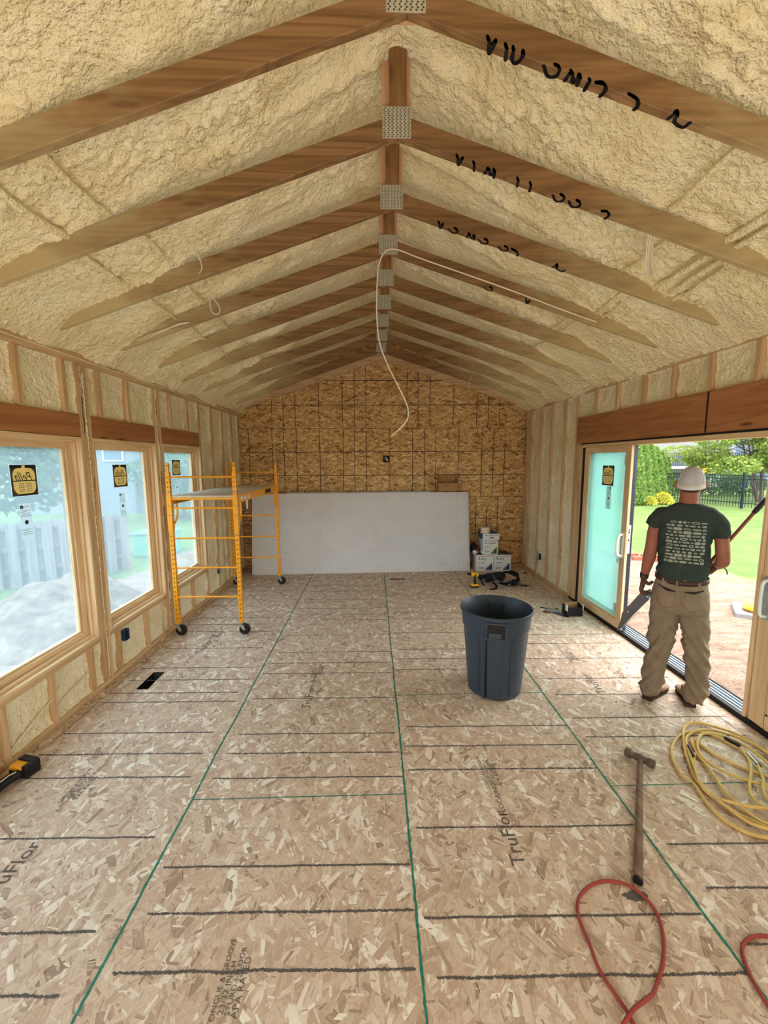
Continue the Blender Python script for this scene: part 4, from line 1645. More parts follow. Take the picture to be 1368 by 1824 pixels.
t = thing('tape_measure', 'round reddish brown pouch partly under the pale grey sheet', 'tool', (2.15, 4.87, 0))
mb = MB()
M['pouch_red'] = simple('brown_red_pouch', (118, 58, 46), .7)
mb.lathe([(0, .002), (.045, .002), (.05, .006), (.045, .010), (0, .011)], 'pouch_red', 24, c=(2.165, 4.865, 0))
mb.build('pouch', t)
t = thing('utility_knife', 'blue and black knife lying on the floor in front of the black box', 'knife', (2.27, 4.73, 0))
mb = MB()
mb.tube([(2.22, 4.83, .012), (2.27, 4.76, .014), (2.30, 4.72, .012)], [.009, .014, .010], 'blue_box', 10, flat=.6)
mb.build('handle', t)
mb = MB()
mb.tube([(2.29, 4.735, .012), (2.33, 4.68, .009), (2.345, 4.655, .006)], [.011, .012, .004], 'black', 8, flat=.4)
mb.build('blade_cover', t)
mb = MB()
mb.tube(catmull([(2.14, 5.02, .005), (2.22, 4.97, .006), (2.28, 4.93, .008), (2.34, 4.95, .012)], 5), .005, 'black', 6)
tag(mb.build('offcut_strap'), 'thin dark strap curling on the floor behind the pale grey sheet', 'strap')
mb = MB()
mb.prism([(.26, 6.345, .0), (.50, 6.36, .0), (.50, 6.40, .0), (.26, 6.39, .0)], (0, 0, .006), 'black')
tag(mb.build('metal_strip', bevel=.001), 'thin black strip lying on the floor before the drywall', 'strip')
mb = MB()
mb.tube([(2.51, 6.60, .012), (2.56, 6.62, .016)], [.010, .014], 'red_print', 8)
mb.mats = ['pouch_red']
tag(mb.build('wood_chip'), 'small dark red scrap on the floor in the far right corner', 'scrap')

# ---- big bin
t = thing('trash_can', 'tall dark blue-grey plastic trash can standing open in mid floor', 'trash can', (1.0, 3.21, 0))
cx, cy = 1.0, 3.20
H = .70
na = 96


def bin_r(z):
    return .212 + (.272 - .212) * (z / H) ** .9


def bin_shell():
    mb = MB()
    zs = [0.0, .006, .02, .06, .12, .2, .3, .4, .5, .535, .548, .56, .60, .64, .655, .668, .675, .69, .70]
    ang0 = atan2(-3.2, -1.0) + .02
    rings = []
    for z in zs:
        rg = []
        for k in range(na):
            a = 2 * pi * k / na
            r = bin_r(z)
            if z < .004:
                r -= .012
            da = (a - ang0 + pi) % (2 * pi) - pi
            db = (a - ang0) % (2 * pi) - pi
            dh = min(abs(da), abs(db))
            if z >= .556:
                r += .008
            if .672 < z:
                r += .010
            if .02 <= z < .552:
                # flat raised handle column and shallow side panels
                if dh < .30:
                    r += .012 if dh < .27 else .006
                else:
                    e = abs(((dh - .30) % 1.27) - .635)
                    r -= .006 if e < .50 else 0
            if .552 <= z < .672 and dh < .30:
                r += .004
            rg.append((cx + r * cos(a), cy + r * sin(a), z + .0015))
        rings.append(rg)
    inner = []
    for z in (.70, .66, .55, .5, .4, .3, .2, .1, .02):
        inner.append([(cx + (bin_r(z) + (.012 if z > .69 else (-.004 if z > .6 else -.019))) * cos(2 * pi * k / na), cy + (bin_r(z) + (.012 if z > .69 else (-.004 if z > .6 else -.019))) * sin(2 * pi * k / na), z + .0015) for k in range(na)])
    allr = rings + [[(x, y, z + .004) for x, y, z in inner[0]]] + inner[1:]
    mb.rings(allr, 'bin')
    return mb, ang0


M['bin'] = simple('bin_plastic', (50, 62, 76), 0.42, 0, .35, .12, 14)
mb, ang0 = bin_shell()
mb.build('body', t, angle=28)
for s, nm in ((0, 'handle'), (pi, 'handle')):
    a = ang0 + s
    fwd = Vector((cos(a), sin(a), 0))
    sd_ = Vector((-sin(a), cos(a), 0))
    mb = MB()
    R_ = .272
    c0 = Vector((cx, cy, 0)) + fwd * R_
    hw = .066
    mt = Matrix.Translation(c0) @ Matrix(((sd_.x, fwd.x, 0, 0), (sd_.y, fwd.y, 0, 0), (0, 0, 1, 0), (0, 0, 0, 1)))
    # frame around the dark hand hole
    mb.box((-hw - .012, -.012, .535), (-hw, .016, .665), 'bin', mt)
    mb.box((hw, -.012, .535), (hw + .012, .016, .665), 'bin', mt)
    mb.box((-hw - .012, -.012, .530), (hw + .012, .014, .545), 'bin', mt)
    mb.box((-hw - .012, -.008, .655), (hw + .012, .018, .668), 'bin', mt)
    o = mb.build(nm, t, bevel=.003)
    mb = MB()
    mb.box((-hw, .0, .545), (hw, .0135, .655), 'black_gap', mt)
    mb.box((-hw + .012, .006, .548), (hw - .03, .0145, .585), 'bin', mt)
    mb.build('hand_hole', o)
    mb = MB()
    mb.box((-hw - .0, -.056, .02), (-hw + .008, -.018, .53), 'black_gap', mt @ Matrix.Translation((0, .035, 0)) @ Matrix.Shear('XY', 4, (0, 0)))
    for u_ in (-.072,):
        pass
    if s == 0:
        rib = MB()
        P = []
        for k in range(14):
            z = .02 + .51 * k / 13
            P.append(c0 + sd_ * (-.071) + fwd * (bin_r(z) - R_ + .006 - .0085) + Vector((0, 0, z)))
        rib.tube(P, .006, 'black_gap', 6)  # black strip standing in for the shade along the handle column
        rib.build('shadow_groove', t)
mb = MB()
fwd = Vector((cos(ang0), sin(ang0), 0))
sd_ = Vector((-sin(ang0), cos(ang0), 0))
for sg in (-.125, .118):
    P = []
    for k in range(16):
        z = .03 + .50 * k / 15
        r = bin_r(z)
        bend = (-.03 if sg < 0 else .03) * max(0, (k - 12) / 3) ** 2
        off = sg + bend
        P.append(Vector((cx, cy, z)) + sd_ * off + fwd * (sqrt(max(0, r * r - off * off)) + .001))
    mb.tube(P, .003, 'bin', 6)
mb.build('side_rib', t)
# inside lip block seen across the opening
mb = MB()
mt = Matrix.Translation(Vector((cx, cy, 0)) - fwd * .262) @ Matrix(((sd_.x, fwd.x, 0, 0), (sd_.y, fwd.y, 0, 0), (0, 0, 1, 0), (0, 0, 0, 1)))
mb.box((-.065, .0, .50), (.065, .03, .655), 'bin', mt)
mb.build('inner_handle_pocket', t, bevel=.008, seg=3)

# ---- sledgehammer
t = thing('sledgehammer', 'worn sledgehammer with brown wooden handle lying on the floor', 'hammer', (1.4, 1.95, 0))
a, b = Vector((1.655, 2.30, .032)), Vector((1.175, 1.585, .017))
d = (b - a).normalized()
mb = MB()
n = 14
pts = [a + (b - a) * (k / n) for k in range(n + 1)]
mb.tube(pts, [.0155 + .0035 * (k / n) + (.002 if k > 11 else 0) for k in range(n + 1)], M['handle_wood'], 16, flat=.86)
mb.cyl(b, b + d * .012, .021, 'black', 16)
mb.build('handle', t)
side = Vector((d.y, -d.x, 0)).normalized()
mb = MB()
c0 = a - d * .005
prof = [(-.078, .020), (-.074, .0235), (-.050, .024), (-.034, .018), (0, .0235), (.034, .018), (.050, .026), (.074, .0255), (.080, .022)]
rings = []
hax = (side * .97 - d * .25).normalized()
hay = Vector((0, 0, 1))
haz = hax.cross(hay).normalized()
for s, r in prof:
    rings.append([c0 + hax * s * 1.05 + (haz * cos(q_) + hay * sin(q_)) * r * (1.0 + (.12 if i_ % 2 else 0)) for i_, q_ in enumerate([2 * pi * k / 8 + pi / 8 for k in range(8)])])
mb.rings(rings, 'steel')
mb.build('head', t, angle=20)

# ---- hoses
red = [(.90, .80), (.885, .95), (.873, 1.05), (.859, 1.13), (.856, 1.162), (.841, 1.209), (.829, 1.253), (.826, 1.295), (.832, 1.356), (.833, 1.398), (.837, 1.448), (.854, 1.494), (.888, 1.535), (.945, 1.57), (1.011, 1.589), (1.073, 1.587), (1.125, 1.568), (1.155, 1.53), (1.17, 1.484), (1.167, 1.438), (1.141, 1.376), (1.112, 1.331), (1.067, 1.277), (1.012, 1.228), (.971, 1.195), (.916, 1.169), (.864, 1.146), (.80, 1.09), (.82, .95), (1.0, .86), (1.25, .92), (1.34, 1.05), (1.355, 1.156), (1.359, 1.193), (1.369, 1.237), (1.391, 1.289), (1.414, 1.322), (1.451, 1.346), (1.508, 1.362), (1.58, 1.35), (1.66, 1.28), (1.7, 1.1)]
mb = MB()
pts = catmull([(x, y, .0075) for x, y in red], 5)
lift = []
for i, p_ in enumerate(pts):
    z = .0075
    k = i / 5
    if 23.5 < k < 27.2:
        z += .014 * sin(pi * (k - 23.5) / 3.7)
    lift.append((p_.x, p_.y, z))
mb.tube(lift, .0068, 'red_hose', 10)
tag(mb.build('air_hose'), 'thin red air hose looping over the floor at the bottom right of the photo', 'hose')

t = thing('yellow_hose_coil', 'loosely coiled yellow hose with black fittings on the floor right of the hammer', 'hose', (2.2, 2.2, 0))
loops = [
    [(1.957, 1.768), (1.897, 1.789), (1.848, 1.835), (1.82, 1.908), (1.826, 2.008), (1.854, 2.118), (1.833, 2.185), (1.874, 2.312), (1.948, 2.419), (2.062, 2.516), (2.173, 2.566), (2.274, 2.554), (2.333, 2.507), (2.352, 2.446), (2.38, 2.40)],
    [(2.55, 2.10), (2.54, 2.25), (2.524, 2.344), (2.513, 2.441), (2.473, 2.529), (2.408, 2.595), (2.324, 2.645), (2.25, 2.648), (2.171, 2.603), (2.111, 2.532), (2.008, 2.384), (1.938, 2.251), (1.884, 2.13), (1.884, 2.042), (1.903, 1.938), (1.938, 1.852), (1.998, 1.81), (2.1, 1.76), (2.3, 1.75)],
    [(2.38, 1.95), (2.41, 2.1), (2.417, 2.235), (2.425, 2.324), (2.41, 2.42), (2.356, 2.506), (2.284, 2.535), (2.215, 2.511), (2.125, 2.429), (2.072, 2.335), (2.076, 2.246), (2.112, 2.175), (2.178, 2.12), (2.263, 2.079), (2.38, 2.02), (2.5, 1.9)],
    [(2.25, 1.90), (2.107, 1.92), (2.024, 1.934), (1.95, 1.97), (1.894, 2.006), (1.874, 2.055), (1.884, 2.117), (1.954, 2.25), (2.019, 2.368), (2.089, 2.481), (2.165, 2.539), (2.25, 2.57), (2.36, 2.56), (2.45, 2.48), (2.50, 2.35), (2.48, 2.15)],
    [(2.46, 2.02), (2.40, 2.09), (2.337, 2.154), (2.282, 2.197), (2.219, 2.271), (2.173, 2.347), (2.154, 2.436), (2.13, 2.47), (2.094, 2.398), (2.005, 2.307), (1.937, 2.209), (1.894, 2.091), (1.90, 1.98), (1.95, 1.88), (2.06, 1.80), (2.2, 1.78)],
    [(2.2, 1.76), (2.027, 1.839), (1.994, 1.892), (1.979, 1.98), (1.984, 2.076), (2.019, 2.178), (2.046, 2.276), (2.062, 2.351), (2.104, 2.446), (2.137, 2.496)],
    [(2.381, 2.388), (2.34, 2.281), (2.247, 2.171), (2.142, 2.07), (2.084, 1.977), (2.13, 1.90), (2.25, 1.86), (2.4, 1.88), (2.5, 2.0), (2.53, 2.15)],
    [(2.353, 2.237), (2.269, 2.117), (2.198, 2.044), (2.16, 1.974), (2.2, 1.88), (2.35, 1.82), (2.48, 1.86), (2.56, 2.0), (2.56, 2.15)]]
mb = MB()
for i, lp in enumerate(loops):
    pts = catmull([(x, y, .0) for x, y in lp], 6)
    pts = [(p_.x, p_.y, .0095 + (.006 + .010 * (i % 4)) * (.5 + .5 * noise.noise(Vector((p_.x * 4, p_.y * 4, i * 3))))) for p_ in pts]
    mb.tube(pts, .0088, 'yellow_hose', 10)
mb.build('hose', t)
for a_, b_ in (((2.352, 2.475, .03), (2.384, 2.392, .028)), ((2.052, 2.412, .026), (2.010, 2.320, .024))):
    mb = MB()
    A_, B_ = Vector(a_), Vector(b_)
    mb.tube([A_, A_.lerp(B_, .1), A_.lerp(B_, .9), B_], [.010, .0125, .0125, .010], 'black', 12)
    mb.build('splice_sleeve', t)
mb = MB()
mb.tube([(2.372, 2.33, .028), (2.36, 2.275, .026), (2.352, 2.235, .024)], [.008, .009, .010], 'zinc', 12)
mb.cyl((2.353, 2.238, .024), (2.350, 2.222, .023), .011, 'black', 12)
mb.build('coupling', t)

# ---- cordless tool at the left wall
t = thing('cordless_power_tool', 'yellow and black cordless tool with battery on the floor by the left wall', 'power tool', (-2.12, 2.28, 0))
mt = Matrix.Translation((-2.155, 2.345, .001)) @ Matrix.Rotation(radians(-14), 4, 'Z')
mb = MB()
mb.box((-.055, -.050, .020), (.042, .045, .078), 'amber', mt)
mb.build('battery', t, bevel=.009, seg=3)
mb = MB()
mb.box((.040, -.047, .006), (.072, .043, .085), 'black', mt)
mb.box((-.05, -.055, .012), (.02, -.040, .055), 'black', mt)
mb.box((-.050, .0, .076), (.060, .045, .088), 'black', mt)
mb.box((-.05, -.04, .002), (.06, .045, .022), 'black', mt)
mb.build('battery_base', t, bevel=.006, seg=2)
mb = MB()
pts = catmull([(-2.14, 2.30, .04), (-2.16, 2.24, .045), (-2.17, 2.17, .045), (-2.17, 2.10, .045), (-2.165, 2.02, .045)], 6)
mb.tube(pts, [.026 + .010 * (i / len(pts)) for i in range(len(pts))], 'black', 14)
mb.build('grip', t)
mb = MB()
mb.tube([(-2.185, 2.185, .062), (-2.19, 2.12, .064), (-2.19, 2.05, .064)], [.016, .022, .022], 'amber', 10)
mb.tube([(-2.14, 2.27, .068), (-2.150, 2.235, .075), (-2.15, 2.20, .078), (-2.16, 2.15, .080)], .003, 'tape', 6)
mb.build('housing', t)
mb = MB()
mb.cyl((-2.165, 2.03, .045), (-2.16, 1.90, .045), .04, 'black', 18, .034)
mb.build('head', t)

# ---- electrical boxes
for (x, y, z, lb, par) in ((XL - .012, 3.665, .312, 'blue wiring box in the foam below the middle left window', -1), (XL - .012, 5.97, .30, 'dark wiring box low on the left wall beyond the scaffold', -1),
                           (XR + .010, 6.44, .33, 'blue wiring box low in the foam of the right wall', 1)):
    t = thing('electrical_box', lb, 'electrical box', (x, y, z), 0, 'wiring boxes on the walls')
    mb = MB()
    s = par
    w, h = .030, .050
    mb.box((x - .02, y - w, z - h), (x - s * .014, y - w + .004, z + h), 'blue_box')
    mb.box((x - .02, y + w - .004, z - h), (x - s * .014, y + w, z + h), 'blue_box')
    mb.box((x - .02, y - w, z - h), (x - s * .014, y + w, z - h + .004), 'blue_box')
    mb.box((x - .02, y - w, z + h - .004), (x - s * .014, y + w, z + h), 'blue_box')
    mb.box((x + s * .012, y - w, z - h), (x + s * .016, y + w, z + h), 'blue_box')
    mb.build('box_shell', t, bevel=.0015)
    mb = MB()
    mb.box((x + s * .004, y - w + .005, z - h + .006), (x + s * .008, y + w - .005, z + h - .006), 'black_gap')
    mb.build('box_inside', t)
t = thing('electrical_box', 'black square box with curled white wires in the middle of the end wall', 'electrical box', (.225, YF - .02, 1.925), 0, 'wiring boxes on the walls')
mb = MB()
x0, x1, z0, z1, ya, yb_ = .175, .278, 1.868, 1.980, YF - .030, YF - .001
mb.box((x0, ya, z0), (x0 + .005, yb_, z1), 'black')
mb.box((x1 - .005, ya, z0), (x1, yb_, z1), 'black')
mb.box((x0, ya, z0), (x1, yb_, z0 + .005), 'black')
mb.box((x0, ya, z1 - .005), (x1, yb_, z1), 'black')
mb.box((x0, yb_ - .004, z0), (x1, yb_, z1), 'black_gap')
mb.build('box_shell', t, bevel=.002)
mb = MB()
for sx in (0, .018):
    mb.tube(catmull([(.205 + sx, YF - .01, 1.965), (.212 + sx, YF - .04, 1.945), (.225 + sx, YF - .05, 1.915), (.240 + sx, YF - .045, 1.895), (.245 - sx, YF - .04, 1.925), (.222 + sx, YF - .035, 1.935)], 5), .004, 'cable', 6)
mb.build('wire', t)

# ---- cables
mb = MB()
c = catmull([(1.89, 3.60, 3.045), (1.63, 3.622, 3.14), (1.22, 3.628, 3.285), (.84, 3.63, 3.41), (.43, 3.628, 3.54), (.25, 3.622, 3.60), (.178, 3.615, 3.612), (.104, 3.60, 3.585), (.062, 3.60, 3.50), (.047, 3.60, 3.379), (.040, 3.60, 3.113), (.062, 3.60, 2.887), (.128, 3.60, 2.704), (.223, 3.60, 2.518), (.285, 3.60, 2.39), (.306, 3.60, 2.306), (.295, 3.60, 2.245), (.262, 3.60, 2.201), (.210, 3.60, 2.15), (.159, 3.60, 2.106)], 8)
c = [Vector((q_.x, q_.y - .042 if q_.z > 3.0 and q_.x > .12 else q_.y - .02, q_.z)) for q_ in c]
mb.tube(c, .0042, 'cable', 8, flat=1.3)
c2 = [(p_.x + .008, p_.y - .006, p_.z + .003) for p_ in c[int(len(c) * .84):]]
mb.tube(c2, .0035, 'cable', 8)
tag(mb.build('hanging_cable'), 'long white cable hanging from the ridge in the middle of the room', 'cable')
for lb, P in (('white cable loop sticking out below the foam left of the ridge, behind the second truss', [(-1.24, 2.50, 3.135), (-1.16, 2.50, 3.16), (-1.10, 2.55, 3.17), (-1.07, 2.65, 3.165), (-1.08, 2.78, 3.155), (-1.12, 2.90, 3.16), (-1.18, 3.0, 3.17)]),
              ('pair of white wires drooping from the second truss on the right slope', [(1.57, 2.44, 3.17), (1.60, 2.50, 3.12), (1.64, 2.56, 3.07), (1.70, 2.64, 3.04), (1.78, 2.72, 3.06), (1.73, 2.66, 3.09), (1.66, 2.56, 3.13), (1.60, 2.46, 3.18)]),
              ('thin cable loop hanging at the third truss on the left slope', [(-1.24, 3.33, 3.13), (-1.27, 3.42, 3.10), (-1.29, 3.52, 3.09), (-1.26, 3.56, 3.10), (-1.22, 3.48, 3.12), (-1.22, 3.36, 3.14)]),
              ('bundle of white cables lying along the fourth truss near the left wall', [(-1.95, 3.60, 2.90), (-1.85, 3.56, 2.925), (-1.72, 3.55, 2.965), (-1.60, 3.56, 3.01), (-1.53, 3.6, 3.04)]),
              ('short white wire end hanging near the end wall on the right slope', [(1.50, 6.3, 3.17), (1.48, 6.28, 3.12), (1.45, 6.27, 3.06), (1.44, 6.27, 3.0), (1.46, 6.27, 2.96)]),
              ('thin dark wire hanging down the right end of the strand board wall', [(2.645, 7.12, 2.70), (2.64, 7.12, 2.4), (2.655, 7.12, 2.2), (2.65, 7.12, 2.02), (2.625, 7.12, 1.92), (2.63, 7.12, 1.83)])):
    mb = MB()
    P2 = catmull(P, 6)
    dark = 'dark wire' in lb
    mb.tube(P2, .0045 if not dark else .003, 'dark_print' if dark else 'cable', 7)
    if 'bundle' in lb or 'pair' in lb:
        mb.tube([(q_.x + .012, q_.y, q_.z - .010 * sin(i_ * .25)) for i_, q_ in enumerate(P2)], .004, 'cable', 7)
    tag(mb.build('wire_loop'), lb, 'cable')
mb = MB()
mb.tube(catmull([(XL - .03, 2.44, .075), (XL - .018, 2.6, .15), (XL - .016, 2.75, .205), (XL - .03, 2.785, .215)], 6), .006, 'cable', 8)
mb.tube(catmull([(XL - .03, 2.82, .13), (XL - .016, 2.95, .17), (XL - .016, 3.1, .20), (XL - .03, 3.19, .225)], 6), .006, 'cable', 8)
tag(mb.build('wall_cable'), 'cable run through the studs low in the foam below the nearest window', 'cable')

# ================================================================== THE PERSON
PO = Vector((2.33, 2.93, 0))
PA = -38.5 * pi / 180
PM = Matrix.Translation(PO) @ Matrix.Rotation(PA, 4, 'Z')
M['skin'] = simple('skin', (150, 92, 72), .55, 0, .3, .07, 12)
M['hair'] = simple('brown_hair', (66, 44, 32), .8, var=.3, scale=60)
M['shirt'] = simple('dark_green_cotton', (54, 63, 58), .85, 0, .1, .08, 16)
M['print'] = simple('shirt_print_grey', (150, 154, 142), .8, var=.12, scale=60)
M['khaki'] = simple('khaki_canvas', (134, 116, 97), .85, 0, .1, .10, 12)
M['belt'] = simple('brown_leather_belt', (62, 38, 30), .5, 0, .4)
M['boot'] = simple('tan_boot_leather', (134, 104, 80), .6, 0, .3, .15, 20)
M['sole'] = simple('boot_sole', (60, 44, 36), .8)
M['glove'] = simple('brown_work_glove', (92, 70, 54), .8, 0, .15, .35, 22)
M['glove_dark'] = simple('glove_cuff', (44, 36, 32), .8)
M['cap'] = simple('grey_white_cap', (178, 178, 182), .85, 0, .1, .05, 30)
M['cap_band'] = simple('white_cap_band', (206, 204, 202), .8, var=.04)
M['pole'] = simple('red_brown_pole', (110, 48, 40), .45, 0, .4)
M['sheet_metal'] = simple('dark_grey_metal', (86, 86, 88), .4, .3, .5, .12, 10)
M['pale_edge'] = simple('pale_metal_edge', (206, 204, 196), .4, .2)
M['light_blue'] = simple('light_blue_plastic', (120, 178, 206), .5)
M['eye'] = simple('eye_white', (226, 222, 214), .3, var=.03)


def oring(cx_, cy_, z, rx, ry, n=28, p=2.3, zf=None):
    out = []
    for k in range(n):
        a = 2 * pi * k / n
        c, s_ = cos(a), sin(a)
        x = cx_ + rx * (abs(c) ** (2 / p)) * (1 if c >= 0 else -1)
        y = cy_ + ry * (abs(s_) ** (2 / p)) * (1 if s_ >= 0 else -1)
        out.append(Vector((x, y, z + (zf(x - cx_, y - cy_) if zf else 0))))
    return out


def fuse(mb, name, voxel, smooth=3, disp=None, parent=None, local=True):
    """join overlapping limbs and tubes into one continuous skin"""
    me = mb.mesh('tmp', 0)
    ob = bpy.data.objects.new('tmp', me)
    COL.objects.link(ob)
    r = ob.modifiers.new('r', 'REMESH')
    r.mode = 'VOXEL'
    r.voxel_size = voxel
    s_ = ob.modifiers.new('s', 'SMOOTH')
    s_.iterations = smooth
    s_.factor = .5
    bpy.context.view_layer.update()
    dg = bpy.context.evaluated_depsgraph_get()
    out = bpy.data.meshes.new_from_object(ob.evaluated_get(dg))
    mat = me.materials[0]
    bpy.data.objects.remove(ob)
    out.name = name
    if disp:
        ns = [v.normal.copy() for v in out.vertices]
        for v, n_ in zip(out.vertices, ns):
            v.co += n_ * disp(v.co)
    out.materials.clear()
    out.materials.append(mat)
    out.shade_smooth()
    out.update()
    o = bpy.data.objects.new(name, out)
    COL.objects.link(o)
    if parent is not None:
        o.parent = parent
    return o


def lpart(mb, name, parent, angle=40, bevel=0):
    o = mb.build(name, None, angle=angle, bevel=bevel)
    o.parent = parent
    return o


def child(o, parent):
    o.parent = parent
    return o


# body: one continuous mesh
mb = MB()
mb.ball((-.003, .018, 1.722), (.077, .097, .106), 'skin', 28, 20)
mb.ball((-.003, .055, 1.650), (.050, .058, .052), 'skin', 20, 14)       # jaw
mb.tube([(-.003, .118, 1.735), (-.003, .128, 1.71), (-.003, .120, 1.695)], [.010, .016, .013], 'skin', 10)   # nose
for s in (-1, 1):
    mt = Matrix.Rotation(s * .35, 4, 'Z')
    mb.ball((-.003 + s * .090, .012, 1.705), (.010, .020, .033), 'skin', 14, 10, mtx=mt)
    mb.tube([(-.003 + s * .072, .015, 1.700), (-.003 + s * .090, .010, 1.704)], .013, 'skin', 8)
mb.tube([(-.004, -.02, 1.44), (-.005, -.012, 1.52), (-.006, -.004, 1.58), (-.004, .002, 1.66), (-.003, .01, 1.72)], [.095, .072, .060, .059, .055], 'skin', 24)
mb.rings([oring(0, 0, z, rx, ry) for z, rx, ry in ((.78, .14, .10), (.9, .145, .10), (1.05, .135, .09), (1.25, .145, .10), (1.42, .16, .09), (1.50, .11, .07))], 'skin')
mb.tube([(-.15, 0, 1.47), (-.19, -.005, 1.42), (-.207, -.012, 1.33), (-.214, -.015, 1.22), (-.222, -.006, 1.14), (-.237, .012, 1.05), (-.247, .022, .985), (-.250, .026, .945)],
        [.05, .048, .044, .042, .045, .036, .027, .026], 'skin', 18)
mb.tube([(.14, 0, 1.47), (.185, -.005, 1.42), (.203, -.008, 1.32), (.214, -.010, 1.22), (.220, .0, 1.165)], [.05, .048, .043, .044, .042], 'skin', 18)
mb.tube([(.220, -.004, 1.168), (.216, .04, 1.150), (.208, .10, 1.122), (.200, .155, 1.096), (.196, .18, 1.085)], [.042, .045, .038, .028, .026], 'skin', 18)
for s, P in ((-1, [(-.08, 0, .85), (-.095, 0, .62), (-.112, -.01, .45), (-.132, -.03, .25), (-.147, -.05, .09)]), (1, [(.08, 0, .85), (.095, .01, .62), (.112, .015, .47), (.132, .02, .28), (.125, .03, .09)])):
    mb.tube(P, [.085, .065, .050, .045, .038], 'skin', 16)
person = fuse(mb, 'person', .0062, 3)
person.matrix_world = PM
person.location = PO
person.rotation_euler = (0, 0, PA)
tag(person, 'person seen from behind in pale cap, green t-shirt and khaki trousers, standing at the doorway', 'person')

mb = MB()
for s in (-1, 1):
    mb.ball((-.003 + s * .030, .103, 1.728), (.013, .010, .008), 'eye', 12, 8)
    mb.ball((-.003 + s * .030, .1125, 1.728), (.005, .002, .005), 'black', 10, 6)
lpart(mb, 'eyes', person)
mb = MB()
mb.tube([(-.028, .103, 1.668), (-.003, .112, 1.667), (.022, .103, 1.668)], [.003, .005, .003], 'red_print', 8)
M['lips'] = simple('lips', (160, 92, 80), .5)
mb.mats = ['lips']
lpart(mb, 'mouth', person)

# hair at the nape and temples
mb = MB()
vs, fs = [], []
nu, nv = 40, 12
for j in range(nv + 1):
    zz = 1.650 + (1.745 - 1.650) * j / nv
    for i in range(nu + 1):
        a = pi * (-1.12) + pi * 1.24 * i / nu
        q_ = sqrt(max(.02, 1 - ((zz - 1.722) / .109) ** 2))
        tap = 1.0 if zz > 1.68 else 1.0 - (1.68 - zz) * 1.2
        vs.append((-.003 + .0795 * q_ * cos(a) * tap, .016 + .1005 * q_ * sin(a) * tap, zz + (.018 if abs(a + pi / 2) > .9 else 0) * (1 - j / nv)))
for j in range(nv):
    for i in range(nu):
        k = j * (nu + 1) + i
        fs.append((k, k + 1, k + nu + 2, k + nu + 1))
mb.add(vs, fs, 'hair')
ho = lpart(mb, 'hair', person)
sm = ho.modifiers.new('thick', 'SOLIDIFY')
sm.thickness = .005

# cap
mb = MB()


def cap_ring(t, grow=0.0):
    """t 0 band edge .. 1 crown"""
    z = 1.700 + .140 * sin(t * pi / 2)
    r = cos(t * pi / 2) ** .82 if t < 1 else 0.0
    out = []
    for k in range(40):
        a = 2 * pi * k / 40
        x = -.002 + (.0875 + grow) * r * cos(a)
        y = .016 + (.108 + grow) * r * sin(a)
        out.append(Vector((x, y, z + .16 * (y - .016) * (1 - t) * 1.1 + .003 * (1 - t) * noise.noise(Vector((a, t * 3, 0))))))
    return out


mb.rings([cap_ring(t) for t in (0, .08, .18, .3, .42, .55, .68, .8, .9, .97)], 'cap')
cap = lpart(mb, 'cap', person)
mb = MB()
lo = [v + Vector((0, 0, -.010)) for v in cap_ring(0, .0012)]
mb.rings([lo, cap_ring(.0, .0016), cap_ring(.11, .0016)], 'cap_band', cap=False)
o = lpart(mb, 'cap_band', cap)
s_ = o.modifiers.new('t', 'SOLIDIFY')
s_.thickness = .0016
mb = MB()
mb.ball((-.002, .016, 1.8405), (.010, .010, .005), 'dark_print', 14, 8)
lpart(mb, 'cap_button', cap)
mb = MB()
for a in (-pi / 2, -pi / 2 + 1.05, -pi / 2 - 1.05, pi / 2, pi / 2 + 1.05, pi / 2 - 1.05):
    P = []
    for k in range(12):
        t = .02 + .94 * k / 11
        z = 1.700 + .140 * sin(t * pi / 2)
        r = cos(t * pi / 2) ** .82
        y = .016 + .1085 * r * sin(a)
        P.append((-.002 + .088 * r * cos(a), y, z + .176 * (y - .016) * (1 - t)))
    mb.tube(P, .0016, 'cap_band', 6)
lpart(mb, 'cap_seam', cap)
mb = MB()
vis = []
for k in range(15):
    a = pi * (.14 + .72 * k / 14)
    vis.append(Vector((-.002 + .082 * cos(a), .016 + .108 * sin(a), 1.722 - .01 * cos(a) ** 2)))
out_ = [Vector((v.x * 1.0, v.y + .068 * sin(pi * k / 14) ** .6, v.z - .012)) for k, v in enumerate(vis)]
mb.add(vis + out_, [(k, k + 1, 15 + k + 1, 15 + k) for k in range(14)], 'cap')
o = lpart(mb, 'cap_visor', cap)
s_ = o.modifiers.new('t', 'SOLIDIFY')
s_.thickness = .004

# shirt
mb = MB()


def hemf(x, y):
    return .050 * (abs(x) / .165) ** 2 + (.02 if y > 0 else 0)


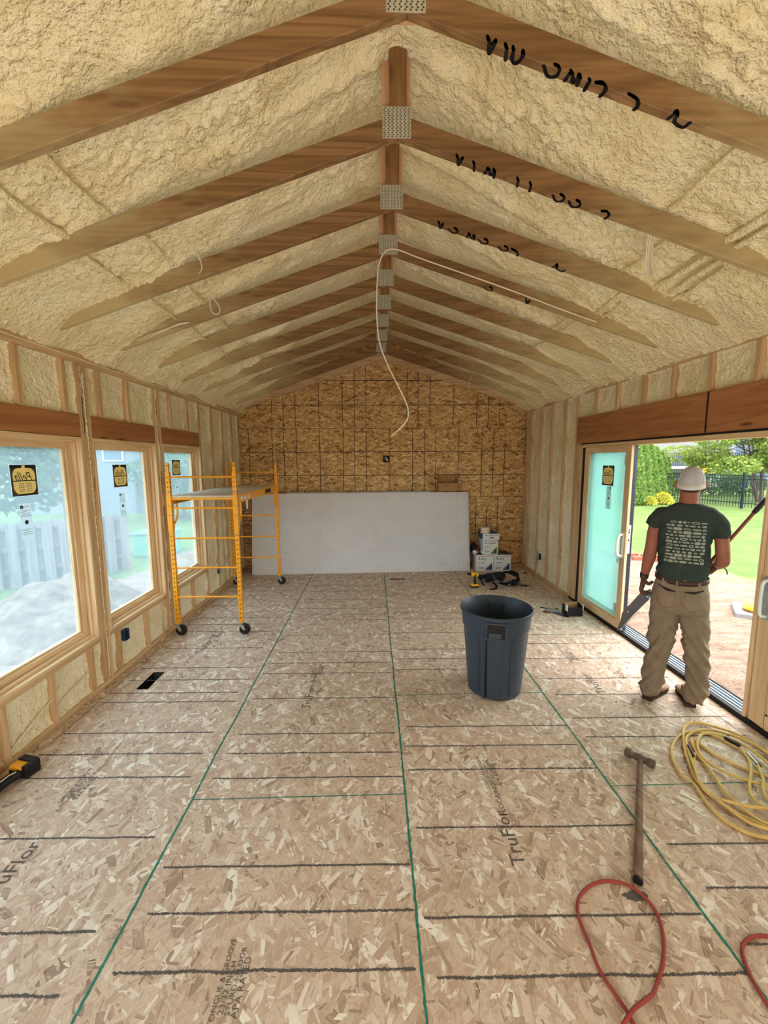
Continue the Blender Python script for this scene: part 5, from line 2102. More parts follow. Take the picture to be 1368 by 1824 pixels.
mb.rings([oring(-.011, 0, .986, .163, .118, zf=hemf), oring(-.011, 0, 1.02, .165, .120, zf=hemf), oring(-.011, 0, 1.08, .163, .118, zf=lambda x, y: hemf(x, y) * .5), oring(-.013, 0, 1.17, .163, .116), oring(-.014, -.002, 1.28, .163, .118),
          oring(-.012, -.004, 1.38, .168, .120), oring(-.007, -.004, 1.44, .182, .114), oring(-.006, -.004, 1.485, .192, .106), oring(-.006, -.006, 1.512, .193, .094), oring(-.005, -.008, 1.532, .172, .082), oring(-.004, -.010, 1.550, .126, .078), oring(-.004, -.012, 1.562, .096, .075), oring(-.004, -.012, 1.571, .076, .072)], 'shirt')
mb.tube([(-.12, -.004, 1.470), (-.172, -.006, 1.468), (-.205, -.010, 1.43), (-.224, -.012, 1.382)], [.064, .062, .055, .051], 'shirt', 20)
mb.tube([(.11, -.004, 1.470), (.160, -.006, 1.466), (.190, -.010, 1.41), (.207, -.010, 1.334)], [.064, .062, .055, .051], 'shirt', 20)


def shirt_disp(p):
    n1 = noise.noise(Vector((p.x * 13, p.y * 5, p.z * 3.2))) * .0065
    n2 = noise.noise(Vector((p.x * 9 + p.z * 9, p.y * 9, p.z * 9))) * .005
    side = .010 * noise.noise(Vector((p.x * 6, p.y * 6, p.z * 22 + abs(p.x) * 26))) * min(1, max(0, abs(p.x) - .09) / .05)
    low = .010 * noise.noise(Vector((p.x * 16, p.y * 6, p.z * 5 + 7))) * max(0, (1.12 - p.z) / .14)
    groove = -.007 * math.exp(-((p.x + .008) / .022) ** 2) * (1 if p.y < 0 else 0) * (1 if 1.05 < p.z < 1.45 else 0)
    blades = .006 * math.exp(-((abs(p.x + .008) - .085) / .04) ** 2 - ((p.z - 1.40) / .06) ** 2) * (1 if p.y < 0 else 0)
    return n1 + n2 + side + low + groove + blades


shirt = fuse(mb, 'shirt', .0065, 14, shirt_disp, person)
shirt.parent = person
# collar rib and sleeve hems
mb = MB()
mb.tube([Vector((-.004 + .0745 * cos(a), -.012 + .070 * sin(a), 1.561 + .012 * sin(a) + .0)) for a in [2 * pi * k / 32 for k in range(32)]], .006, 'shirt', 8, closed=True)
lpart(mb, 'collar', shirt)
bv = BVHTree.FromPolygons([v.co.copy() for v in shirt.data.vertices], [tuple(p.vertices) for p in shirt.data.polygons])


def back_pt(bvh, x, z, lift):
    h = bvh.ray_cast(Vector((x, -.5, z)), Vector((0, 1, 0)))
    if h[0] is None:
        return None
    return Vector((x, h[0].y - lift, z))


def patch(mb, bvh, poly, lift, mat, sub=3):
    """flat outline laid onto the cloth"""
    c = (sum(p[0] for p in poly) / len(poly), sum(p[1] for p in poly) / len(poly))
    n = len(poly)
    vs = [back_pt(bvh, c[0], c[1], lift)]
    for r in range(1, sub + 1):
        for p in poly:
            vs.append(back_pt(bvh, c[0] + (p[0] - c[0]) * r / sub, c[1] + (p[1] - c[1]) * r / sub, lift))
    if any(v is None for v in vs):
        return
    fs = [(0, 1 + i, 1 + (i + 1) % n) for i in range(n)]
    for r in range(1, sub):
        a, b = 1 + (r - 1) * n, 1 + r * n
        fs += [(a + i, b + i, b + (i + 1) % n, a + (i + 1) % n) for i in range(n)]
    mb.add(vs, fs, mat)


mb = MB()
rp = random.Random(9)
X0, X1, Z0, Z1 = -.125, .112, 1.135, 1.452
nrow = 13
for r in range(nrow):
    z = Z1 - (Z1 - Z0) * (r + .5) / nrow
    x = X0 + rp.uniform(-.004, .006) + (.018 if r == 0 else 0)
    hrow = (Z1 - Z0) / nrow * .92
    while x < X1 - .015:
        w = rp.choice([.026, .034, .044, .052, .020])
        w = min(w, X1 - x)
        kind = rp.choice('reeorbs')
        h_ = hrow * rp.uniform(.55, 1.0)
        cxp = x + w / 2
        if kind in 'rb':
            n = 12
            poly = []
            for k in range(n):
                a = 2 * pi * k / n
                poly.append((cxp + w * .47 * (abs(cos(a)) ** .35) * (1 if cos(a) > 0 else -1), z + h_ * (.5 if kind == 'r' else .28) * (abs(sin(a)) ** .35) * (1 if sin(a) > 0 else -1)))
        elif kind == 's':
            poly = [(cxp + w * .45 * cos(2 * pi * k / 10) * (1 if k % 2 else .6), z + h_ * .5 * sin(2 * pi * k / 10) * (1 if k % 2 else .6)) for k in range(10)]
        else:
            poly = [(cxp + w * .46 * cos(2 * pi * k / 14), z + h_ * .48 * sin(2 * pi * k / 14)) for k in range(14)]
        patch(mb, bv, poly, .0016, 'print', 2)
        if kind in 'e' and w > .03:
            patch(mb, bv, [(cxp + (px - cxp) * .62, z + (pz - z) * .42) for px, pz in poly], .0024, 'shirt', 2)
        x += w + .004
o = lpart(mb, 'shirt_print', shirt, angle=0)

# trousers
mb = MB()
mb.rings([oring(-.010, .0, 1.022, .158, .112), oring(-.010, .0, .97, .163, .116), oring(-.011, -.004, .90, .176, .126), oring(-.011, -.010, .835, .184, .134), oring(-.011, -.006, .775, .184, .126), oring(-.011, 0, .745, .17, .11)], 'khaki')
LEGS = [[(-.095, -.004, .80), (-.099, -.002, .70), (-.099, 0, .62), (-.106, -.004, .53), (-.113, -.012, .45), (-.122, -.026, .38), (-.130, -.040, .30), (-.140, -.050, .20), (-.147, -.050, .12), (-.151, -.044, .058)],
        [(.076, -.004, .80), (.088, .004, .70), (.098, .008, .64), (.106, .010, .56), (.112, .008, .49), (.122, .002, .40), (.136, .006, .31), (.140, .018, .22), (.136, .028, .12), (.132, .034, .052)]]
RAD = [[.094, .090, .083, .076, .069, .067, .066, .066, .063, .060], [.092, .087, .080, .074, .068, .071, .064, .061, .059, .055]]
for P, R in zip(LEGS, RAD):
    mb.tube(P, R, 'khaki', 22, flat=1.04)


def trouser_disp(p):
    leg = 1 if p.z < .74 else .35
    s = 1 if p.x > 0 else -1
    d1 = noise.noise(Vector((p.x * 5, p.y * 5, p.z * 9 + s * p.x * 15)))
    d2 = noise.noise(Vector((p.x * 8 + 4, p.y * 8, p.z * 17 - s * p.x * 22)))
    w = .016 * (1 - abs(d1) * 2.6) + .006 * (1 - abs(d2) * 2.4)
    knee = .7 + .9 * math.exp(-((p.z - .46) / .12) ** 2) + .8 * math.exp(-((p.z - .16) / .12) ** 2)
    seat = -.010 * math.exp(-((p.x + .011) / .016) ** 2) * (1 if (p.y < 0 and .76 < p.z < .93) else 0)
    buttock = .012 * math.exp(-((abs(p.x + .011) - .075) / .05) ** 2 - ((p.z - .86) / .05) ** 2) * (1 if p.y < 0 else 0)
    return w * leg * knee * .85 - .002 + seat + buttock


trousers = fuse(mb, 'trousers', .0065, 2, trouser_disp, person)
trousers.parent = person
bt = BVHTree.FromPolygons([v.co.copy() for v in trousers.data.vertices], [tuple(p.vertices) for p in trousers.data.polygons])
for s in (-1, 1):
    cxp = -.011 + s * .083
    mb = MB()
    poly = [(cxp - .058, .955 + (.018 if s < 0 else -.004)), (cxp + .058, .955 + (-.010 if s < 0 else .014)), (cxp + .056, .85), (cxp + .03, .815), (cxp, .800), (cxp - .03, .815), (cxp - .056, .85)]
    poly = [(x, z - .018) for x, z in poly]
    patch(mb, bt, poly, .0035, 'khaki', 5)
    po = lpart(mb, 'back_pocket', trousers, angle=0)
    po.data.shade_smooth()
    s_ = po.modifiers.new('t', 'SOLIDIFY')
    s_.thickness = .003
    mb = MB()
    top = [poly[0], poly[1], (poly[1][0] - .004, poly[1][1] - .006), (cxp, (poly[0][1] + poly[1][1]) / 2 - .022), (poly[0][0] + .004, poly[0][1] - .006)]
    patch(mb, bt, top, .0075, 'glove_dark', 2)
    lpart(mb, 'pocket_opening', po, angle=0)
mb = MB()
bz = .988
pts = [Vector((-.010 + .166 * cos(a), .001 + .120 * sin(a), bz + .022 * cos(a) ** 2 + .0)) for a in [2 * pi * k / 48 for k in range(48)]]
rings = []
top_, bot_ = [], []
n = len(pts)
vs, fs = [], []
for p_ in pts:
    vs += [p_ + Vector((0, 0, .019)), p_ + Vector((0, 0, -.019))]
for k in range(n):
    fs.append((2 * k, 2 * k + 1, (2 * k + 3) % (2 * n), (2 * k + 2) % (2 * n)))
mb.add(vs, fs, 'belt')
o = lpart(mb, 'belt', trousers)
s_ = o.modifiers.new('t', 'SOLIDIFY')
s_.thickness = .004
s_.offset = 0
mb = MB()
for x in (-.034, -.12, .10):
    yb2 = -.120 * sqrt(max(0, 1 - ((x + .01) / .166) ** 2))
    mb.box((x - .006, yb2 - .006, .958), (x + .006, yb2 - .001, 1.006), 'khaki')
lpart(mb, 'belt_loop', trousers, bevel=.001)

# boots
for heel, toe, nm in (((-.161, -.075), (-.052, .205), 'boot'), ((.112, .010), (.038, .245), 'boot')):
    h_, t_ = Vector((*heel, 0)), Vector((*toe, 0))
    d_ = (t_ - h_).normalized()
    sd2 = Vector((d_.y, -d_.x, 0))
    L_ = (t_ - h_).length
    mb = MB()
    prof = [(.00, .030, .070), (.04, .038, .085), (.12, .038, .080), (.30, .038, .090), (.42, .040, .078), (.58, .045, .060), (.75, .050, .052), (.9, .042, .044), (.98, .024, .032), (1.0, .010, .020)]
    rings = []
    for t, w, hh in prof:
        c = h_ + d_ * (L_ * t)
        rings.append([c + sd2 * w * cos(a) + Vector((0, 0, .018 + max(0, hh * (.5 + .5 * sin(a))))) for a in [2 * pi * k / 18 for k in range(18)]])
    mb.rings(rings, 'boot')
    c = h_ + d_ * .075
    mb.tube([c + Vector((0, 0, .05)), c + Vector((0, 0, .13))], [.046, .044], 'boot', 18)
    bo = fuse(mb, nm, .006, 2, lambda p: .0015 * noise.noise(p * 40), person)
    mb = MB()
    out_ = []
    for k in range(28):
        a = 2 * pi * k / 28
        u_ = .5 + .52 * cos(a)
        w = (.040 + .012 * max(0, u_ - .4)) * abs(sin(a)) ** .6 * (1 if sin(a) > 0 else -1)
        out_.append(h_ + d_ * (L_ * u_) + sd2 * w)
    mb.prism([p_ + Vector((0, 0, .001)) for p_ in out_], (0, 0, .018), 'sole')
    mb.box((-.036, -.012, .001), (.036, .06, .03), 'sole', Matrix.Translation(h_) @ Matrix(((sd2.x, d_.x, 0, 0), (sd2.y, d_.y, 0, 0), (0, 0, 1, 0), (0, 0, 0, 1))))
    lpart(mb, 'sole', bo, bevel=.003)

# gloved hands: palm, four fingers and a thumb in one skin
def glove(palm, pr, fingers, fr, thumb, tr):
    mb = MB()
    mb.tube(palm, pr, 'glove', 16, flat=1.0)
    for F_, r in zip(fingers, fr):
        mb.tube(catmull(F_, 4), [r * (1.06 - .22 * i / (len(F_) * 4)) for i in range((len(F_) - 1) * 4 + 1)], 'glove', 12)
    mb.tube(catmull(thumb, 4), [tr * (1.15 - .3 * i / (len(thumb) * 4)) for i in range((len(thumb) - 1) * 4 + 1)], 'glove', 12)
    return fuse(mb, 'glove', .0034, 2, lambda p: .0012 * noise.noise(p * 60), person)


mb = MB()
# left hand hangs, back of the hand outwards, fingers curl round the metal piece
ps = []
for y in (-.030, -.010, .010, .030):
    ps.append(y)
fl = []
for i, y in enumerate((-.034, -.012, .011, .033)):
    k = (1.0, 1.07, 1.03, .86)[i]
    cy_ = .028 + y
    fl.append([(-.258, cy_, .905), (-.264, cy_, .872), (-.255, cy_, .872 - .030 * k), (-.232, cy_, .872 - .042 * k), (-.210, cy_, .872 - .030 * k), (-.203, cy_, .872 - .012 * k)])
mbp = [(-.249, .024, .985), (-.250, .026, .955), (-.252, .028, .925), (-.256, .028, .893), (-.258, .028, .875)]
mb = MB()
for off in (-.024, -.008, .008, .024):
    mb.tube([(x, y + off * (.55 + .45 * min(1, (.985 - z) / .05)), z) for x, y, z in mbp], [.020, .019, .019, .0175, .015], 'glove', 12)
for F_, r in zip(fl, (.0118, .0122, .0118, .0105)):
    c_ = catmull(F_, 4)
    mb.tube(c_, [r * (1.06 - .22 * i / len(c_)) for i in range(len(c_))], 'glove', 12)
th = catmull([(-.243, .0, .945), (-.226, -.018, .930), (-.210, -.024, .926), (-.196, -.022, .938), (-.186, -.018, .952)], 4)
mb.tube(th, [.0155 - .004 * i / len(th) for i in range(len(th))], 'glove', 12)
gl1 = fuse(mb, 'glove', .0034, 2, lambda p: .0012 * noise.noise(p * 60), person)
mb = MB()
mb.tube([(-.249, .024, .962), (-.248, .023, .985), (-.246, .022, .996)], [.030, .031, .033], 'glove_dark', 20)
lpart(mb, 'cuff', gl1)

# right hand closes on the pole
pole_a, pole_b = Vector((.437, .20, 1.618)), Vector((.05, .20, .912))
pd = (pole_b - pole_a).normalized()
grip = pole_a + pd * ((1.618 - 1.065) / -pd.z)
mb = MB()
ax1 = pd                         # along the pole
back = Vector((1, 0, 0)) - pd * pd.x
back.normalize()                 # from the pole out to the palm
nrm_ = ax1.cross(back).normalized()
wr = Vector((.196, .172, 1.088))
for i, off in enumerate((-.030, -.010, .010, .030)):
    base = grip + ax1 * off
    k0 = base + back * .036
    mb.tube([wr.lerp(k0, .0) + ax1 * off * .5, wr.lerp(k0, .5) + ax1 * off * .8, k0], [.019, .018, .0155], 'glove', 12)
    r_ = .024
    arc = [base + (back * cos(a) + nrm_ * sin(a)) * (r_ + (.008 if a < .6 else 0)) for a in (0.1, .8, 1.6, 2.4, 3.2, 3.9)]
    if i == 3:
        arc = arc[:-1]
    c_ = catmull(arc, 4)
    mb.tube(c_, [.0118 * (1.05 - .22 * q_ / len(c_)) for q_ in range(len(c_))], 'glove', 12)
th = catmull([wr + Vector((-.006, -.010, .004)), grip + back * .032 - nrm_ * .018 - ax1 * .030, grip - nrm_ * .026 - ax1 * .045 + back * .008, grip - nrm_ * .024 - ax1 * .052 - back * .016], 4)
mb.tube(th, [.0150 - .004 * i / len(th) for i in range(len(th))], 'glove', 12)
gl2 = fuse(mb, 'glove', .0034, 2, lambda p: .0012 * noise.noise(p * 60), person)
mb = MB()
mb.tube([(.198, .160, 1.094), (.2005, .142, 1.102), (.202, .130, 1.107)], [.029, .031, .033], 'glove_dark', 20)
mb.tube(catmull([(.225, .14, 1.09), (.245, .13, 1.085), (.256, .125, 1.065), (.258, .125, 1.045)], 4), .004, 'glove_dark', 6)
lpart(mb, 'cuff', gl2)

# what the person holds
t = thing('long_pole', 'long dark red pole with black grip held in the right hand of the person', 'pole', PM @ pole_b, 0)
WM.pop(t.name)
t.location = PO
t.rotation_euler = (0, 0, PA)
mb = MB()
mb.tube([pole_a + pd * .03, pole_b], .0118, 'pole', 14)
lpart(mb, 'shaft', t)
mb = MB()
mb.tube([pole_a, pole_a + pd * .012, pole_a + pd * .11, pole_a + pd * .13], [.010, .0165, .0175, .015], 'black', 16)
lpart(mb, 'grip', t)
t = thing('metal_duct_piece', 'dark grey folded metal piece with pale edge held in the left hand of the person', 'metal piece', PO, PA)
WM.pop(t.name)
YD = .020
poly = [(-.262, .835), (-.285, .800), (-.335, .715), (-.374, .668), (-.3735, .650), (-.383, .640), (-.392, .560), (-.412, .485), (-.396, .478), (-.300, .640), (-.203, .792)]
mb = MB()
mb.prism([(x, YD, z) for x, z in poly], (0, .003, 0), 'sheet_metal')
mb.prism([(-.374, YD - .002, .668), (-.335, YD - .002, .715), (-.262, YD - .002, .835), (-.222, YD - .002, .812), (-.30, YD - .002, .682)], (0, .002, 0), 'sheet_metal')
mb.prism([(-.350, YD - .004, .652), (-.340, YD - .004, .666), (-.333, YD - .004, .660), (-.342, YD - .004, .647)], (0, .002, 0), 'zinc')
lpart(mb, 'plate', t, bevel=.001)
mb = MB()
e0, e1 = Vector((-.408, YD, .480)), Vector((-.203, YD, .792))
mb.prism([e0, e1, e1 + Vector((.004, .045, -.004)), e0 + Vector((.006, .045, -.004))], (.002, 0, -.002), 'pale_edge')
mb.prism([e0 + Vector((.010, .02, -.002)), e1.lerp(e0, .35) + Vector((.012, .02, -.006)), e1.lerp(e0, .35) + Vector((.016, .02, -.008)), e0 + Vector((.014, .02, -.004))], (0, .01, 0), 'pale_edge')
lpart(mb, 'folded_edge', t)
mb = MB()
mb.prism([(-.222, YD - .006, .812), (-.203, YD - .006, .792), (-.188, YD - .006, .846), (-.196, YD - .006, .862), (-.215, YD - .006, .84)], (0, .004, 0), 'light_blue')
lpart(mb, 'blue_tab', t)

# ================================================================== OUTSIDE
def ground_material():
    t = NT('garden_ground')
    o = t.obj()
    s = t.sep(o)
    wob = t.math('MULTIPLY', t.math('SUBTRACT', t.noise(o, .9, 4), .5), 2.6)
    fine = t.math('MULTIPLY', t.math('SUBTRACT', t.noise(o, 5.0, 4, .7), .5), 1.6)
    # bare soil within a few metres of the building
    edge = t.math('ADD', t.math('ADD', t.math('MULTIPLY_ADD', s[1], -.18, 4.9), wob), fine)
    dist = t.math('MAXIMUM', t.math('SUBTRACT', s[0], 2.7), t.math('MULTIPLY', t.math('SUBTRACT', -2.4, s[0]), 1.65))
    lawn = t.step(t.math('SUBTRACT', dist, edge), -.25, .35)
    streak = t.noise(t.mapping(o, scale=(1.2, 8, 1), rot=(0, 0, .5)), 3.0, 4, .7)
    g1 = t.ramp(t.math('ADD', t.math('MULTIPLY', t.noise(o, 1.1, 3), .5), t.math('MULTIPLY', streak, .5)), [(.3, srgb(70, 96, 46)), (.5, srgb(96, 120, 62)), (.7, srgb(126, 138, 84))])
    g2 = t.mix(t.math('MULTIPLY', t.noise(o, 60, 3, .7), .5), g1, srgb(70, 92, 44))
    d1 = t.ramp(t.noise(t.mapping(o, scale=(1, 4, 1), rot=(0, 0, .45)), 2.4, 6, .72), [(.3, srgb(104, 86, 74)), (.48, srgb(136, 115, 101)), (.66, srgb(158, 138, 124))])
    d2 = t.mix(t.step(t.noise(o, 16, 5, .7), .56, .7), d1, srgb(96, 66, 50))
    t.color(t.mix(lawn, d2, g2))
    t.rough(.95)
    t.bump(t.math('ADD', t.noise(o, 30, 4, .7), t.noise(o, 5, 3)), .05, .8)
    return t.m


M['ground'] = ground_material()
GZ = -.22
mb = MB()
mb.add([(-60, -30, GZ), (70, -30, GZ), (70, 80, GZ), (-60, 80, GZ)], [(0, 1, 2, 3)], 'ground')
g = mb.build('ground', angle=0)
g['kind'] = 'structure'
# strip of foundation under the walls
mb = MB()
mb.box((XL - .15, YB, -.30), (XR + .15, YF + .15, -.305 + .0), 'osb_wall')
M['soil'] = None
tt = NT('soil')
oo = tt.obj()
tt.color(tt.ramp(tt.noise(oo, 6, 6, .7), [(.3, srgb(88, 70, 56)), (.5, srgb(128, 108, 90)), (.7, srgb(158, 140, 122))]))
tt.rough(.95)
tt.bump(tt.noise(oo, 25, 5, .7), .04, 1)
M['soil'] = tt.m


def mound(name, cx, cy, rx, ry, h, label, seed, rot=0.0):
    n = 70
    vs, fs = [], []
    for j in range(n + 1):
        for i in range(n + 1):
            u, v = -1 + 2 * i / n, -1 + 2 * j / n
            r = sqrt(u * u + v * v)
            k = max(0, 1 - r ** 1.6)
            X, Y = u * rx, v * ry
            x = cx + X * cos(rot) - Y * sin(rot)
            y = cy + X * sin(rot) + Y * cos(rot)
            z = GZ - .03 + h * k * (1 + .35 * noise.noise(Vector((x * 1.3, y * 1.3, seed)))) + k * (.09 * noise.noise(Vector((x * 4, y * 4, seed))) + .05 * abs(noise.noise(Vector((x * 10, y * 10, seed)))))
            vs.append((x, y, z))
    for j in range(n):
        for i in range(n):
            a = j * (n + 1) + i
            fs.append((a, a + 1, a + n + 2, a + n + 1))
    me = bpy.data.meshes.new(name)
    me.from_pydata(vs, [], fs)
    me.materials.append(M['soil'])
    me.shade_smooth()
    o = link_obj(name, me)
    o['label'] = label
    o['category'] = 'soil'
    return o


mound('soil_mound', -4.15, 5.35, 1.15, 1.3, .62, 'heap of loose pale soil outside the nearest left window', 1, .5)
mound('soil_mound', -3.55, 7.95, .8, .8, .34, 'low heap of soil outside the middle left window', 5)

M['fence_wood'] = wood('weathered_fence', 'z', (128, 120, 116), (98, 92, 90), (156, 148, 142), .2)
M['fence_metal'] = simple('dark_fence_metal', (24, 34, 44), .4)
# shadow-box board fence
t = thing('board_fence', 'weathered grey board fence seen through the left windows', 'fence', (-6.4, 6.1, GZ))
A_, B_ = Vector((-9.4, 3.6, 0)), Vector((-4.75, 8.0, 0))
dv = (B_ - A_).normalized()
nv = Vector((-dv.y, dv.x, 0))
L_ = (B_ - A_).length
k = 0
s = 0.0
mbF, mbB = MB(), MB()
while s < L_ - .1:
    side = 1 if k % 2 else -1
    p0 = A_ + dv * s + nv * .04 * side
    q0 = p0 + dv * .14
    m_ = mbF if side < 0 else mbB
    top = .90 + .01 * noise.noise(Vector((k, 0, 0)))
    poly = [(p0.x, p0.y, GZ + .03), (q0.x, q0.y, GZ + .03), (q0.x, q0.y, top), (p0.x, p0.y, top)]
    m_.prism(poly, nv * .018, 'fence_wood')
    s += .115
    k += 1
mbF.build('near_board_row', t)
mbB.build('far_board_row', t)
mb = MB()
for z in (.05, .42, .78):
    mb.prism([A_ + Vector((0, 0, z)), B_ + Vector((0, 0, z)), B_ + Vector((0, 0, z + .08)), A_ + Vector((0, 0, z + .08))], nv * .04, 'fence_wood')
mb.build('fence_rail', t)
# utility box
t = thing('utility_box', 'pale green utility cabinet on the lawn beyond the left windows', 'utility box', (-5.0, 9.3, GZ))
mb = MB()
M['util'] = simple('utility_green', (92, 148, 122), .5)
mb.box((-5.4, 9.1, GZ), (-4.6, 9.7, .28), 'util')
mb.build('cabinet', t, bevel=.02)
mb = MB()
mb.box((-5.43, 9.07, .28), (-4.57, 9.73, .33), 'util')
mb.build('lid', t, bevel=.01)


def siding_mat(name, rgb, gap=.16):
    t = NT(name)
    o = t.sep(t.obj())
    f = t.math('FRACT', t.math('DIVIDE', o[2], gap))
    line = t.step(f, .12, .0)
    t.color(t.mix(t.math('MULTIPLY', line, .45), srgb(*rgb), srgb(60, 62, 66)))
    t.rough(.7)
    t.bump(f, .02, .6)
    return t.m


M['siding'] = siding_mat('pale_siding', (122, 125, 130))
M['siding_blue'] = siding_mat('grey_blue_siding', (86, 104, 124))
M['shingle'] = simple('roof_shingle', (92, 92, 98), .8, var=.2, scale=4)
M['pane'] = simple('dark_window_glass', (70, 84, 100), .15, 0, .6)
M['trimw'] = simple('white_trim', (180, 180, 178), .5)


def house(label, x0, x1, y0, y1, z1, matn, wins, gable=1.8):
    t = thing('neighbour_house', label, 'house', ((x0 + x1) / 2, (y0 + y1) / 2, GZ), 0, 'houses beyond the garden')
    mb = MB()
    mb.box((x0, y0, GZ - .3), (x1, y1, z1), matn)
    mb.build('wall', t)
    mb = MB()
    m_ = (y0 + y1) / 2
    mb.prism([(x0 - .4, y0 - .4, z1), (x0 - .4, y1 + .4, z1), (x0 - .4, m_, z1 + gable)], (x1 - x0 + .8, 0, 0), 'shingle')
    mb.build('roof', t)
    for (a, b, c, d, fy) in wins:
        mb = MB()
        mb.box((a - .07, fy - .05, b - .07), (c + .07, fy, d + .07), 'trimw')
        o = mb.build('window', t)
        mb = MB()
        mb.box((a, fy - .06, b), (c, fy - .05, d), 'pane')
        mb.build('pane', o)
    return t


house('pale sided house beyond the board fence, seen through the left windows', -14.5, -9.8, 17, 25, 4.6, 'siding', [(-13.3, 1.4, -12.5, 2.6, 17), (-10.9, 2.0, -10.2, 3.1, 17)])
house('blue-grey sided house standing right of the pale one beyond the left garden', -8.6, -2.2, 22, 30, 3.9, 'siding_blue', [(-7.9, 1.2, -7.1, 2.5, 22)])
hr = house('white sided house with a railed deck beyond the metal fence', 17.0, 27.0, 30, 40, 7.0, 'siding', [(18.6, 3.3, 19.2, 4.2, 30), (22.2, 1.0, 23.4, 2.3, 30)])
house('grey-blue house right of the white one, behind the leafy tree', 28.2, 42.0, 32, 42, 6.5, 'siding_blue', [(29.6, 2.0, 30.8, 3.4, 32), (33.5, 2.0, 34.7, 3.4, 32)])
mb = MB()
mb.box((19.6, 27.6, 1.25), (25.6, 30, 1.4), 'trimw')
for x in (19.7, 22.6, 25.5):
    mb.box((x - .07, 27.65, GZ), (x + .07, 27.8, 1.25), 'trimw')
mb.build('deck', hr)
mb = MB()
for x in [19.6 + .13 * k for k in range(47)]:
    mb.box((x - .012, 27.65, 1.4), (x + .012, 27.68, 2.3), 'fence_metal')
mb.box((19.6, 27.64, 2.28), (25.7, 27.69, 2.33), 'fence_metal')
mb.box((19.6, 27.64, 1.46), (25.7, 27.69, 1.50), 'fence_metal')
for x in (19.6, 21.6, 23.6, 25.6):
    mb.box((x - .05, 27.62, 1.4), (x + .05, 27.72, 2.42), 'fence_metal')
mb.build('deck_railing', hr)
t = thing('play_table', 'small yellow and red garden toy below the deck railing of the white house', 'toy', (21.6, 25.5, .2))
mb = MB()
mb.box((20.2, 24.9, .95), (21.2, 25.5, 1.55), 'amber')
mb.build('tray', t, bevel=.03)
mb = MB()
for x in (20.25, 21.15):
    mb.box((x - .04, 25.1, GZ), (x + .04, 25.3, .95), 'white')
mb.build('legs_frame', t)
mb = MB()
mb.prism([(20.05, 25.2, .95), (20.3, 25.2, .95), (20.12, 25.2, 1.6)], (0, .05, 0), 'red_print')
mb.build('flag', t)

# metal picket fence
fp = [(14.35, 20.6), (15.30, 18.8), (15.75, 16.95), (16.6, 14.9), (17.9, 12.0)]
t = thing('metal_fence', 'dark metal picket fence across the back of the lawn', 'fence', (15.6, 17, GZ))
for i in range(len(fp) - 1):
    a, b = Vector((*fp[i], 0)), Vector((*fp[i + 1], 0))
    L_ = (b - a).length
    d_ = (b - a).normalized()
    mb = MB()
    n = int(L_ / .115)
    for k in range(1, n):
        p0 = a + d_ * (L_ * k / n)
        mb.box((p0.x - .009, p0.y - .009, GZ + .06), (p0.x + .009, p0.y + .009, 1.22), 'fence_metal')
    nn = Vector((-d_.y, d_.x, 0)) * .03
    for z in (1.17, 1.02, .0):
        mb.prism([a + Vector((0, 0, z)), b + Vector((0, 0, z)), b + Vector((0, 0, z + .035)), a + Vector((0, 0, z + .035))], nn, 'fence_metal')
    mb.build('fence_panel', t)
for x, y in fp:
    mb = MB()
    mb.box((x - .04, y - .04, GZ), (x + .04, y + .04, 1.30), 'fence_metal')
    mb.box((x - .05, y - .05, 1.30), (x + .05, y + .05, 1.33), 'fence_metal')
    mb.build('post', t)


def leaf_mat(name, a, b, c):
    t = NT(name)
    n = t.noise(t.obj(), 3.0, 3)
    n2 = t.noise(t.obj(), 14.0, 2)
    t.color(t.ramp(t.math('ADD', t.math('MULTIPLY', n, .5), t.math('MULTIPLY', n2, .5)), [(.36, srgb(*a)), (.5, srgb(*b)), (.64, srgb(*c))]))
    t.rough(.7)
    tr = t.n.new('ShaderNodeBsdfTranslucent')
    tr.inputs[0].default_value = srgb(*c)
    m_ = t.n.new('ShaderNodeMixShader')
    m_.inputs[0].default_value = .3
    t.l.new(t.b.outputs[0], m_.inputs[1])
    t.l.new(tr.outputs[0], m_.inputs[2])
    t.l.new(m_.outputs[0], t.out.inputs[0])
    return t.m


M['arbor'] = leaf_mat('arborvitae_green', (74, 108, 50), (116, 148, 74), (150, 176, 100))
M['leaf'] = leaf_mat('tree_leaf_green', (84, 112, 44), (122, 146, 68), (164, 176, 100))
M['shrub'] = leaf_mat('yellow_green_shrub', (140, 146, 44), (184, 182, 70), (210, 206, 104))
M['bluegreen'] = leaf_mat('dark_foliage', (40, 70, 44), (66, 98, 62), (96, 126, 84))
M['bark'] = simple('bark', (92, 78, 76), .9, var=.3, scale=12)


def leaves(mb, fn, n, size, mat, rnd):
    for k in range(n):
        c, d = fn(rnd)
        a = Vector((rnd.gauss(0, 1), rnd.gauss(0, 1), rnd.gauss(0, 1)))
        u = (d * 1.2 + a * .6).normalized()
        w = u.cross(Vector((rnd.gauss(0, 1), rnd.gauss(0, 1), rnd.gauss(0, 1)))).normalized()
        s = size * rnd.uniform(.6, 1.4)
        mb.add([c, c + u * s * .5 + w * s * .28, c + u * s, c + u * s * .5 - w * s * .28], [(0, 1, 2, 3)], mat)


